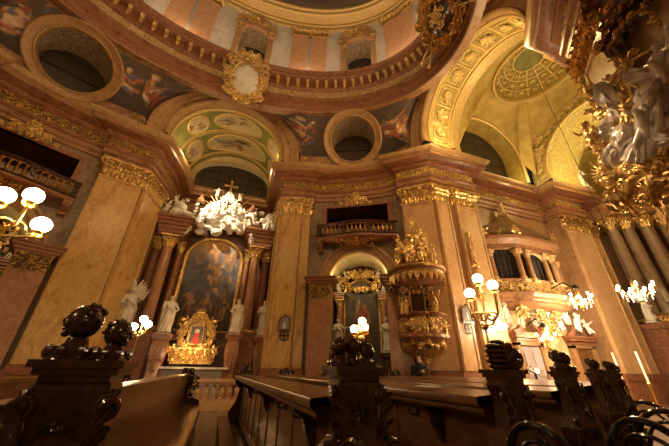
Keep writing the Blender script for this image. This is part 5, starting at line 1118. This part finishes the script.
# ------------------------------------------------------------------ chandeliers and sconces
def chandelier(loc, label, top=None, n=10, R=.5, wall=None):
    e = empty('chandelier', loc, 0, label, 'chandelier', 'lit crystal chandeliers of the choir')
    k = MB(); k.lathe([(.02, -.45), (.1, -.36), (.05, -.2), (.12, -.05), (.05, .1), (.09, .25), (.03, .5)], 12); k.build('stem', 'brass', e)
    if top: k = MB(); k.tube([(0, 0, .5), (0, 0, top - loc[2])], .011, 6); k.build('chain', 'iron', e)
    if wall: k = MB(); k.tube([(0, 0, .5), (wall[0] * .4, wall[1] * .4, .9), (wall[0], wall[1], .7)], .035, 6); k.lathe([(.16, 0), (.12, .12), (.03, .2)], 10, (0, 0, .5)); k.build('bracket', 'iron', e)
    for i in range(n):
        t = 2 * pi * i / n; c, s = cos(t), sin(t); z = .1 if i % 2 else -.08; q = R if i % 2 else R * .7
        k = MB(); k.tube([(0, 0, -.1), (q * .5 * c, q * .5 * s, -.2), (q * c, q * s, z)], .014, 5); k.lathe([(.045, 0), (.02, .04)], 8, (q * c, q * s, z)); k.build('arm', 'brass', e)
        k = MB(); k.ball((q * c, q * s, z + .09), (.042, .042, .07), 8); k.build('bulb', 'flame', e)
        k = MB()
        for d in range(3): k.ball((q * .9 * c, q * .9 * s, z - .08 - .08 * d), (.018, .018, .035), 5)
        k.build('crystal_drop', 'crystal', e)
chandelier((14.75, 8.35, 4.2), 'lit chandelier on a dark bracket before the oratory', None, 10, .5, (.0, 1.2))
chandelier((14.6, 6.25, 4.1), 'lit chandelier hanging on a long chain from the choir vault', 17.9, 12, .55)
chandelier((13.6, 9.55, 2.62), 'lit sconce cluster beside the lilac door', None, 8, .34, (.0, .7))
def sconce(loc, label, wall):
    e = empty('wall_sconce', loc, 0, label, 'sconce', 'lit wall sconces'); k = MB(); k.tube([(0, 0, -.1), (wall[0] * .5, wall[1] * .5, -.2), (wall[0], wall[1], -.05)], .02, 6); k.lathe([(.06, -.1), (.03, -.05)], 8); k.build('arm', 'brass', e)
    for s in (-1, 0, 1): k = MB(); k.ball((s * .12, 0, .04 + .05 * (s == 0)), (.04, .04, .07), 8); k.build('bulb', 'flame', e)
sconce((11.0, 9.35, 2.95), 'lit sconce glaring on the pier right of the globe lamp pole', (.0, .62))
sconce((8.72, 10.05, 5.05), 'lit sconce glaring on the pier beside the pulpit canopy', (.55, .35))

# ------------------------------------------------------------------ pews
def cherub_head(mb, c, r, a, seed=0):
    q = Matrix.Rotation(a, 3, 'Z'); c = V(c); mb.ball(c, (r * .82, r * .95, r), 14, q=q); rr = random.Random(seed)
    for o, s in (((0, -r * .93, -.02 * r), (.1 * r, .14 * r, .16 * r)), ((.42 * r, -.7 * r, -.22 * r), (.26 * r, .24 * r, .24 * r)), ((-.42 * r, -.7 * r, -.22 * r), (.26 * r, .24 * r, .24 * r)), ((0, -.82 * r, -.5 * r), (.2 * r, .13 * r, .08 * r)), ((0, -.7 * r, -.76 * r), (.26 * r, .22 * r, .18 * r)), ((.3 * r, -.76 * r, .22 * r), (.24 * r, .1 * r, .07 * r)), ((-.3 * r, -.76 * r, .22 * r), (.24 * r, .1 * r, .07 * r)), ((.8 * r, 0, -.05 * r), (.1 * r, .18 * r, .24 * r)), ((-.8 * r, 0, -.05 * r), (.1 * r, .18 * r, .24 * r))): mb.ball(c + q @ V(o), s, 8, q=q)
    for i in range(22):
        t = rr.uniform(-.1 * pi, 1.1 * pi); p = rr.uniform(-.1, 1.4); o = V((r * .84 * cos(t) * cos(p), r * .9 * sin(t) * cos(p) + .12 * r, r * 1. * sin(p))); mb.ball(c + q @ o, r * rr.uniform(.11, .16), 6)
def pew_end(e, x, y, big, seed, heads=((-.075, .02, .085, -1.3), (.085, -.02, .075, 1.1)), top=1.27, w=1.):
    k = MB()
    for z, a, b in ((top - .012, .36, .3), (top - .034, .32, .26), (top - .055, .27, .22)): k.box((x, y, z), (a * w, b * w, .023))
    R = []
    for z, a, b in ((0, .2, .2), (.1, .2, .2), (.12, .16, .17), (.45, .15, .15), (.72, .16, .15), (.78, .21, .2), (.86, .22, .21), (.92, .17, .16), (.95, .14, .13), (1.08, .12, .11), (1.18, .15, .13), (1.22, .13, .11)): R.append([(x + a * w * (1 if c in (1, 2) else -1), y + b * w * .8 * (1 if c in (2, 3) else -1), z) for c in range(4)])
    k.loft(R); o = k.build('pew_end', 'wood_dark', e, auto=15)
    k = MB(); q = w * .85
    for s in (-1, 1):
        k.scroll((x + s * .16 * w, y - .1 * w, 1.13), (s, 0, 0), (0, 0, 1), .06 * q, 1.7, .02 * q, pi / 2, V((0, -1, 0)), 20, None, 7); k.scroll((x + s * .2 * w, y - .1 * w, .9), (s, 0, 0), (0, 0, 1), .065 * q, 1.6, .02 * q, 0, V((0, -1, 0)), 20, None, 7); k.scroll((x + s * .2 * w, y - .05, .68), (s, 0, 0), (0, 0, -1), .1 * q, 1.5, .028 * q, pi / 2, None, 20, None, 7)
        k.tube([(x + s * .17 * w, y - .06, 1.18), (x + s * .12 * w, y - .09, 1.04), (x + s * .2 * w, y - .06, .9), (x + s * .24 * w, y - .02, .62)], [.022 * q, .02 * q, .026 * q, .018 * q], 7)
        for i in range(3): k.leaf((x + s * .13 * w, y - .12 * w, .96 + .06 * i), (s * .5, 0, 1), (s * .6, -1, 0), .07 * q, .12 * q, .5)
    for i in range(6): k.ball((x + (i - 2.5) * .068 * w, y - .175 * w, .83), (.03 * q, .03 * q, .045), 8)
    ornament(k, (x, y - .1 * w, 1.06), (1, 0, 0), (0, 0, 1), (0, -1, 0), .18 * w, .16, seed, 10, (.015, .03), 'e', .7, .012); ornament(k, (x, y - .13 * w, .5), (1, 0, 0), (0, 0, 1), (0, -1, 0), .24 * w, .4, seed + 1, 14, (.025, .05), 'e', .6, .015); k.build('carved_scrolls', 'wood_dark', o)
    k = MB()
    if heads:
        for i, (hx, hy, r, a) in enumerate(heads):
            cherub_head(k, (x + hx, y + hy, top + r * 1.95 + (.012 if i == 0 else 0)), r, a, seed + i); k.lathe([(r * 1.25, 0), (r * 1.15, r * .3), (r * .7, r * .6), (r * .5, r * 1.2)], 10, (x + hx, y + hy, top))
            for j in range(7): t = 2 * pi * j / 7; k.ball((x + hx + r * 1.05 * cos(t), y + hy + r * 1.05 * sin(t), top + r * .4), (r * .34, r * .34, r * .42), 7)
    else:
        for z, r in ((.018, .075), (.05, .09), (.08, .085), (.11, .09), (.14, .075)): k.ball((x - .015, y, top + z), (r, r * .8, .022), 12)
        k.scroll((x + .075, y - .03, top + .075), (1, 0, 0), (0, 0, 1), .07, 1.4, .03, pi / 2, None, 20, None, 8); k.scroll((x + .075, y + .03, top + .075), (1, 0, 0), (0, 0, 1), .07, 1.4, .03, pi / 2, None, 20, None, 8)
        k.ball((x, y, top + .165), (.05, .05, .02), 8)
    k.build('carved_finial', 'wood_dark', o)
def pew(x0, y0, y1, label, ex=-.07, heads=None, seed=1, hooks=True, big=1., seat=True):
    e = empty('pew', (x0, y0, 0), 0, label, 'pew', 'carved wooden pews'); L = y1 - y0
    k = MB(); k.box((.0, L / 2 + .05, .58), (.045, L - .1, 1.)); n = max(2, round(L / .72)); w = (L - .1) / n
    for i in range(n + 1): k.box((-.026, .1 + i * w, .58), (.016, .06, 1.))
    for z in (.14, 1.0): k.box((-.026, L / 2 + .05, z), (.016, L - .1, .1))
    k.build('back', 'wood', e, False)
    k = MB(); k.grid([[(-.27, y, 1.06), (-.275, y, 1.095), (-.27, y, 1.11), (.03, y, 1.135), (.05, y, 1.13), (.05, y, 1.08), (-.24, y, 1.06)] for y in (.12, L)]); k.grid([[(-.262, y, 1.06), (-.235, y, 1.04), (-.235, y, 1.02), (-.21, y, 1.0)] for y in (.12, L)]); k.build('book_shelf', 'wood', e)
    if seat:
        k = MB(); k.grid([[(.02, y, .43), (.02, y, .455), (.2, y, .445), (.4, y, .455), (.44, y, .45), (.45, y, .43), (.43, y, .41), (.02, y, .41)] for y in (.1, L)]); k.build('seat', 'wood_light', e)
        k = MB(); k.box((.4, L / 2, .22), (.03, L - .2, .4)); k.build('seat_front', 'wood', e, False)
    k = MB(); k.box((-.42, L / 2 + .3, .2), (.22, L - .8, .035)); k.box((-.42, .75, .1), (.18, .04, .2)); k.box((-.42, L - .2, .1), (.18, .04, .2)); k.box((-.42, L / 2, .1), (.18, .04, .2)); k.build('kneeler', 'wood', e, False)
    br = None; hk = None
    for i in range(1, n):
        y = .1 + i * w
        if i % 3 == 1:
            if br is None: k = MB(); k.loft([[(-.03, a, z), (q, a, z), (q, -a, z), (-.03, -a, z)] for z, q, a in ((0, -.22, .03), (-.06, -.2, .035), (-.12, -.12, .04), (-.2, -.1, .035), (-.3, -.05, .025))]); br = k.build('bracket', 'wood_dark', e, auto=20, loc=(0, y, 1.04))
            else: shared(br, e, (0, y, 1.04))
        if hooks:
            yy = y + w * .45
            if hk is None: k = MB(); k.tube([(0, 0, .0), (-.05, 0, -.01), (-.085, 0, .005), (-.09, 0, .035)], .008, 6); k.ball((-.09, 0, .04), .012, 6); k.box((-.0, 0, 0), (.012, .02, .06)); hk = k.build('coat_hook', 'iron', e, loc=(-.03, yy, .9))
            else: shared(hk, e, (-.03, yy, .9))
    pew_end(e, ex, 0., True, seed, heads, w=big)
    k = MB(); P_ = [(-.3, 0), (.42, 0), (.45, .3), (.38, .55), (.2, .62), (.1, .72), (.12, .9), (.06, 1.1), (-.1, 1.16), (-.26, 1.1), (-.22, .9), (-.1, .8), (-.16, .5), (-.3, .3)]
    k.add([(x, L, z) for x, z in P_] + [(x, L + .07, z) for x, z in P_], [list(range(14)), list(range(14, 28))] + [[i, (i + 1) % 14, 14 + (i + 1) % 14, 14 + i] for i in range(14)]); far = k.build('far_end', 'wood_dark', e, False)
    k = MB(); ornament(k, (0, L + .03, 1.2), (1, 0, 0), (0, 0, 1), (0, -1, 0), .34, .26, seed + 5, 20, (.035, .07), 't', .6, .05); ornament(k, (.1, L - .01, .8), (1, 0, 0), (0, 0, 1), (0, -1, 0), .34, .6, seed + 6, 22, (.04, .08), 'e', .6, .02); k.build('carved_crest', 'wood_dark', far)
    return e
pew(-.62, 1.4, 9., 'pew with bright seat, its end crowned by two carved heads', .19, ((-.062, .0, .062, -1.35), (.058, .0, .05, 1.2)), 11, False, .74)
pew(.8, 1.68, 9., 'pew whose panelled back has coat hooks, three carved heads on its end', -.06, ((-.09, .0, .048, -1.4), (.0, .03, .058, .25), (.085, .0, .046, 1.4)), 21, True, .84)
pew(1.9, 1.6, 9., 'pew behind the three headed end, its own end topped by a ribbed scroll finial', -.13, None, 31, True, .62)
pew(3.1, 1.98, 9., 'pew right of the ribbed scroll finial with a two headed end', -.2, ((-.045, 0, .055, -.9), (.05, .0, .055, .9)), 41, True, .52)
pew(4.5, 2.62, 9., 'pew with small carved end, left of the last pair of ends on the right', -.1, ((-.04, 0, .05, -.9), (.045, .0, .05, .9)), 51, False, .5)
pew(5.45, 2.98, 9., 'pew with the rightmost carved head end in the row', -.1, ((-.04, 0, .05, -.9), (.045, .0, .05, .9)), 61, False, .5)
pew(6.6, 3.6, 9., 'farthest pew on the right, lit by the choir lights', -.1, None, 71, False, .6)
pew(-2.05, 2.2, 9., 'dim pew at the far left behind the end with two carved heads', .1, None, 81, False, .7)

# ------------------------------------------------------------------ bentwood chairs in the aisle
def chair(loc, rz, label, h=1.03):
    e = empty('bentwood_chair', loc, rz, label, 'chair', 'black bentwood chairs in the aisle')
    k = MB(); k.lathe([(.02, .45), (.17, .447), (.19, .455), (.2, .47), (.19, .475), (.17, .465), (.02, .46)], 24); k.build('seat', 'wood_black', e)
    hoop = lambda w, z1, th: [(w * cos(pi - pi * i / 24) * (1 if i not in (0, 24) else .95), .17 + .06 * (max(0, sin(pi * i / 24))) ** .5, .47 + (z1 - .47) * max(0, sin(pi * i / 24)) ** .55) for i in range(25)]
    k = MB(); k.tube([(-.17, .16, 0)] + hoop(.225, h, 1) + [(.17, .16, 0)], .019, 9); k.build('back_hoop', 'wood_black', e)
    k = MB(); k.tube(hoop(.18, h - .065, 1), .012, 8); k.build('inner_hoop', 'wood_black', e)
    for s in (-1, 1): k = MB(); k.tube([(s * .15, -.12, .45), (s * .17, -.16, .2), (s * .18, -.17, 0)], [.017, .015, .012], 8); k.build('front_leg', 'wood_black', e)
    k = MB(); k.tube([(.155 * cos(2 * pi * i / 24), .155 * sin(2 * pi * i / 24), .22) for i in range(24)], .01, 6, closed=True); k.build('leg_ring', 'wood_black', e); return e
c0 = chair((.72, 1.1, 0), pi / 2, 'black bentwood chair in front of the three headed pew end')
for loc, rz, lab in (((1.72, 1.24, 0), pi / 2, 'black bentwood chair below the ribbed scroll finial'), ((2.44, 1.2, 0), pi / 2 + .05, 'black bentwood chair with double hoop in front of the two headed pew end'), ((3.95, 1.88, 0), pi / 2 - .1, 'black bentwood chair standing highest at the right edge of the aisle'), ((3.2, 1.45, 0), pi / 2 + .1, 'black bentwood chair between the double hoop chair and the right edge')):
    copy_tree(c0, loc, rz, lab)

# ------------------------------------------------------------------ lamps, papers, candles, visitor
globes_lamp('brass lamp with three large glowing opal globes at the left edge', (-1.98, 2.95, 1.1), 1.1, [(.05, -.03, 1.44), (.18, .06, 1.52), (.30, .13, 1.28)], .073)
globes_lamp('brass lamp with three globes on a tall pole beside the ribbed scroll finial', (2.93, 2.76, 1.12), .62, [(.02, -.03, 1.2), (-.08, .05, 1.02), (.12, -.14, 1.1)], .062)
globes_lamp('small lamp with three globes glowing above the three headed pew end', (1.71, 3.62, 1.12), .5, [(.02, .0, .72), (-.08, .04, .62), (.04, -.03, .64)], .05)
for i, (x, y, a, lab) in enumerate(((1.72, 2.35, .5, 'white paper lying on the shelf right of the three headed pew end'), (6.4, 4.2, .2, 'white leaflet on the lit shelf at the right edge'), (4.05, 3.4, .9, 'open white hymn sheet on a pew shelf near the right edge'))): k = MB(); k.box((x, y, 1.14), (.14, .2, .006), a); o = k.build('paper_sheet', 'paper', None, False); tag(o, lab, 'paper', 'papers on the pew shelves')
for i, (x, y, z, lab) in enumerate(((16.3, 8.75, 1.0, 'tall white candle left of the other candle in front of the pale pilaster'), (16.3, 7.9, 1.0, 'tall white candle in front of the pale pilaster, the right one'))):
    e = empty('altar_candle', (x, y, 0), 0, lab, 'candle', 'tall candles in the choir'); k = MB(); k.lathe([(.2, 0), (.2, .05), (.05, .12), (.035, .8), (.09, .95), (.06, 1.)], 12); k.build('candlestick', 'brass', e); k = MB(); k.lathe([(.04, 1.), (.04, 2.1), (.01, 2.12)], 10); k.build('candle', 'wax', e)
lect = empty('lectern', (11.6, 9.0, 0), 0, 'dark slanted lectern in front of the lilac door', 'lectern'); k = MB(); k.tube([(0, 0, 0), (0, 0, 1.3)], .04, 8); k.box((0, 0, .03), (.4, .4, .06)); k.build('stand', 'iron', lect); k = MB(); k.X = Matrix.Translation((0, 0, 1.36)) @ Matrix.Rotation(.5, 4, 'X') @ Matrix.Rotation(.4, 4, 'Z'); k.box((0, 0, 0), (.6, .45, .04)); k.build('book_rest', 'wood_dark', lect, False)
# visitor standing below the pulpit
pz = empty('person', (6.95, 9.85, .02), -.55, 'person with short dark hair in a dark coat standing behind the pews below the pulpit', 'person')
body = figure(1.76, *POSE['down'], seed=5, robe=False, cloak=False, head=.2, name='body', m='skin', parent=pz, vox=.016)
k = MB(); r = random.Random(3)
T = [(.45, .15, .11), (.6, .17, .12), (.85, .175, .125), (1.1, .18, .13), (1.3, .205, .135), (1.42, .2, .12), (1.5, .1, .085), (1.53, .075, .075)]
k.loft([[(a * (1 + .03 * sin(5 * t + z * 7)) * cos(t), d * sin(t), z) for t in [2 * pi * j / 24 for j in range(24)]] for z, a, d in T])
for s, (E_, W_) in zip((1, -1), POSE['down']):
    S = V((s * .2, 0, 1.41)); E_, W_ = V(E_) * 1.76, V(W_) * 1.76; k.tube([S - V((s * .06, 0, .02)), S, S.lerp(E_, .5), E_, E_.lerp(W_, .9)], [.07, .085, .075, .065, .05], 10)
remesh(k.build('coat', 'coat', pz), .022, 1)
k = MB()
for s in (-1, 1): k.tube([(s * .09, 0, .9), (s * .11, -.03, .48), (s * .13, .01, .1)], [.105, .08, .065], 12)
k.build('trousers', 'coat', pz)
k = MB()
for i in range(60):
    t = r.uniform(-.1 * pi, 1.1 * pi); p = r.uniform(-.3, 1.4); q = Matrix.Rotation(.2, 3, 'Z') @ V((.093 * cos(t) * cos(p), .108 * sin(t) * cos(p) + .0, .122 * sin(p))); k.ball(V((0, -.02, 1.635)) + q, .03, 6)
remesh(k.build('hair', 'hair', pz), .012, 1)
# ------------------------------------------------------------------ camera and light
cam = bpy.data.cameras.new('camera'); co = bpy.data.objects.new('camera', cam); COL.objects.link(co)
cam.sensor_width = 36; cam.lens = 287 / 669 * 36; cam.clip_end = 200
pt, rl, yw = math.atan(287 / 558.6), radians(.86), radians(20)
co.matrix_world = Matrix.Translation((0, 0, EYE)) @ Matrix.Rotation(-yw, 4, 'Z') @ Matrix.Rotation(pi / 2 + pt, 4, 'X') @ Matrix.Rotation(rl, 4, 'Z')
bpy.context.scene.camera = co
WARM, AMB = (1., .66, .32), (1., .58, .23)
def lamp(loc, e, c=WARM, r=.15, kind='POINT', aim=None, ang=70, name='lamp'):
    l = bpy.data.lights.new(name, kind); l.energy = e; l.color = c
    if kind == 'AREA': l.shape = 'DISK'; l.size = r
    else: l.shadow_soft_size = r
    if kind == 'SPOT': l.spot_size = radians(ang); l.spot_blend = .6
    o = bpy.data.objects.new(name, l); COL.objects.link(o); o.location = loc
    if aim is not None: o.rotation_euler = (V(aim) - V(loc)).to_track_quat('-Z', 'Y').to_euler()
    return o
# fill floods added at the south cornice to brighten the nave walls
YEL = (1., .73, .3)
for x, a in ((-4.5, -7.5), (4.8, 6.5), (0., 0.)): lamp(W(x, -6.2, 12.3), 620, AMB, .5, 'SPOT', W(a, 8.2, 7.), 95, 'nave_fill')
lamp(W(8.3, -2.9, 12.2), 450, AMB, .4, 'SPOT', W(6, 7, 8), 90, 'nave_fill')
for k in range(16): t = 2 * pi * k / 16; lamp(ell(t, -.02, 17.1), 105, (1., .74, .44), .12, name='drum_light')
for sx in (-1, 1):
    lamp(W(sx * 2.1 + .2, 9.0, 12.15), 65, YEL, .15, name='vault_light'); lamp(W(10.5, sx * 1.7, 12.1), 165, YEL, .25, name='arch_light')
    lamp(W(13.2, sx * 3.2, 12.2), 90, YEL, .2, name='vault_light'); lamp(W(20.2, sx * 1.3, 12.1), 230, YEL, .25, name='arch_light')
    lamp(W(sx * 2.75 + .2, 7.5, 12.15), 5200, (1., .78, .5), .12, 'SPOT', (-1., 16.4, 9.5), 40, 'altar_spot')
    q = BR.Q(2.5 + sx * 1.25, 5.42, .45); lamp(q, 42, YEL, .06, name='chapel_light'); q = BL.Q(2.5 + sx * 1.2, 5.42, .75); lamp(q, 14, YEL, .06, name='chapel_light')
lamp((-1.05, 14.6, 1.9), 60, AMB, .12, name='altar_light'); lamp((-1., 14.2, 5.4), 30, AMB, .3, name='altar_light')
lamp((-2.38, 10.9, 2.5), 60, WARM, .12, name='standing_lamp_light')
lamp((14.75, 8.35, 3.9), 480, (1., .76, .46), .4, name='chandelier_light'); lamp((14.6, 6.25, 3.9), 1500, (1., .76, .46), .4, name='chandelier_light'); lamp((13.6, 9.4, 2.8), 22, WARM, .2, name='sconce_light')
lamp((10.95, 9.25, 2.95), 230, WARM, .12, name='sconce_light'); lamp((8.65, 9.98, 5.1), 40, WARM, .1, name='sconce_light')
lamp((8.6, 5.8, 3.0), 120, WARM, .3, name='low_fill')  # point fill low in the nave, no pew lamp stands here
for q, en in (((2.93, 2.76, 2.3), 22), ((1.71, 3.62, 1.82), 14), ((-1.75, 2.95, 2.75), 45), ((-3.2, .2, 3.), 80), ((.2, -2.6, 3.2), 55)): lamp(q, en, WARM, .1, name='globe_and_fill_light')  # last two are unseen fill added for the near pews, without globe lamps
sc = bpy.context.scene
sc.view_settings.view_transform = 'Standard'; sc.view_settings.look = 'None'; sc.view_settings.gamma = 1; sc.view_settings.use_curve_mapping = False
sc.view_settings.exposure = -.12
w = bpy.data.worlds.new('world'); sc.world = w; w.use_nodes = True; w.node_tree.nodes['Background'].inputs[0].default_value = (.02, .014, .008, 1)
sc.cycles.max_bounces = 5; sc.cycles.diffuse_bounces = 2; sc.cycles.use_denoising = True; sc.cycles.sample_clamp_indirect = 6

lamp((5.2, 4.6, 7.5), 560, (1., .66, .34), .25, 'SPOT', (7.9, 2.3, 5.6), 42, 'saint_fill')  # added mid-air spot without fixture, brightens the saint group

lamp(W(17.2, 3.1, 12.25), 70, YEL, .15, name='vault_light')  # added to brighten the kneeling figure on the cornice
lamp((3.2, 6.4, 10.5), 900, (1., .7, .36), .2, 'SPOT', (7.5, 10.1, 4.6), 34, 'pulpit_fill')  # spot added in mid-air to lift the pulpit gilding, no fixture

for q, t in (((2.93, 2.76, 2.45), (1.5, 7, 14)), ((1.71, 3.62, 2.05), (-1, 8.5, 14)), ((-1.75, 2.95, 2.8), (-5.5, 9, 13))): lamp(q, 620, AMB, .1, 'SPOT', t, 100, 'upward_fill')  # upward fill added at the globe lamps for cornice undersides, ring and dome
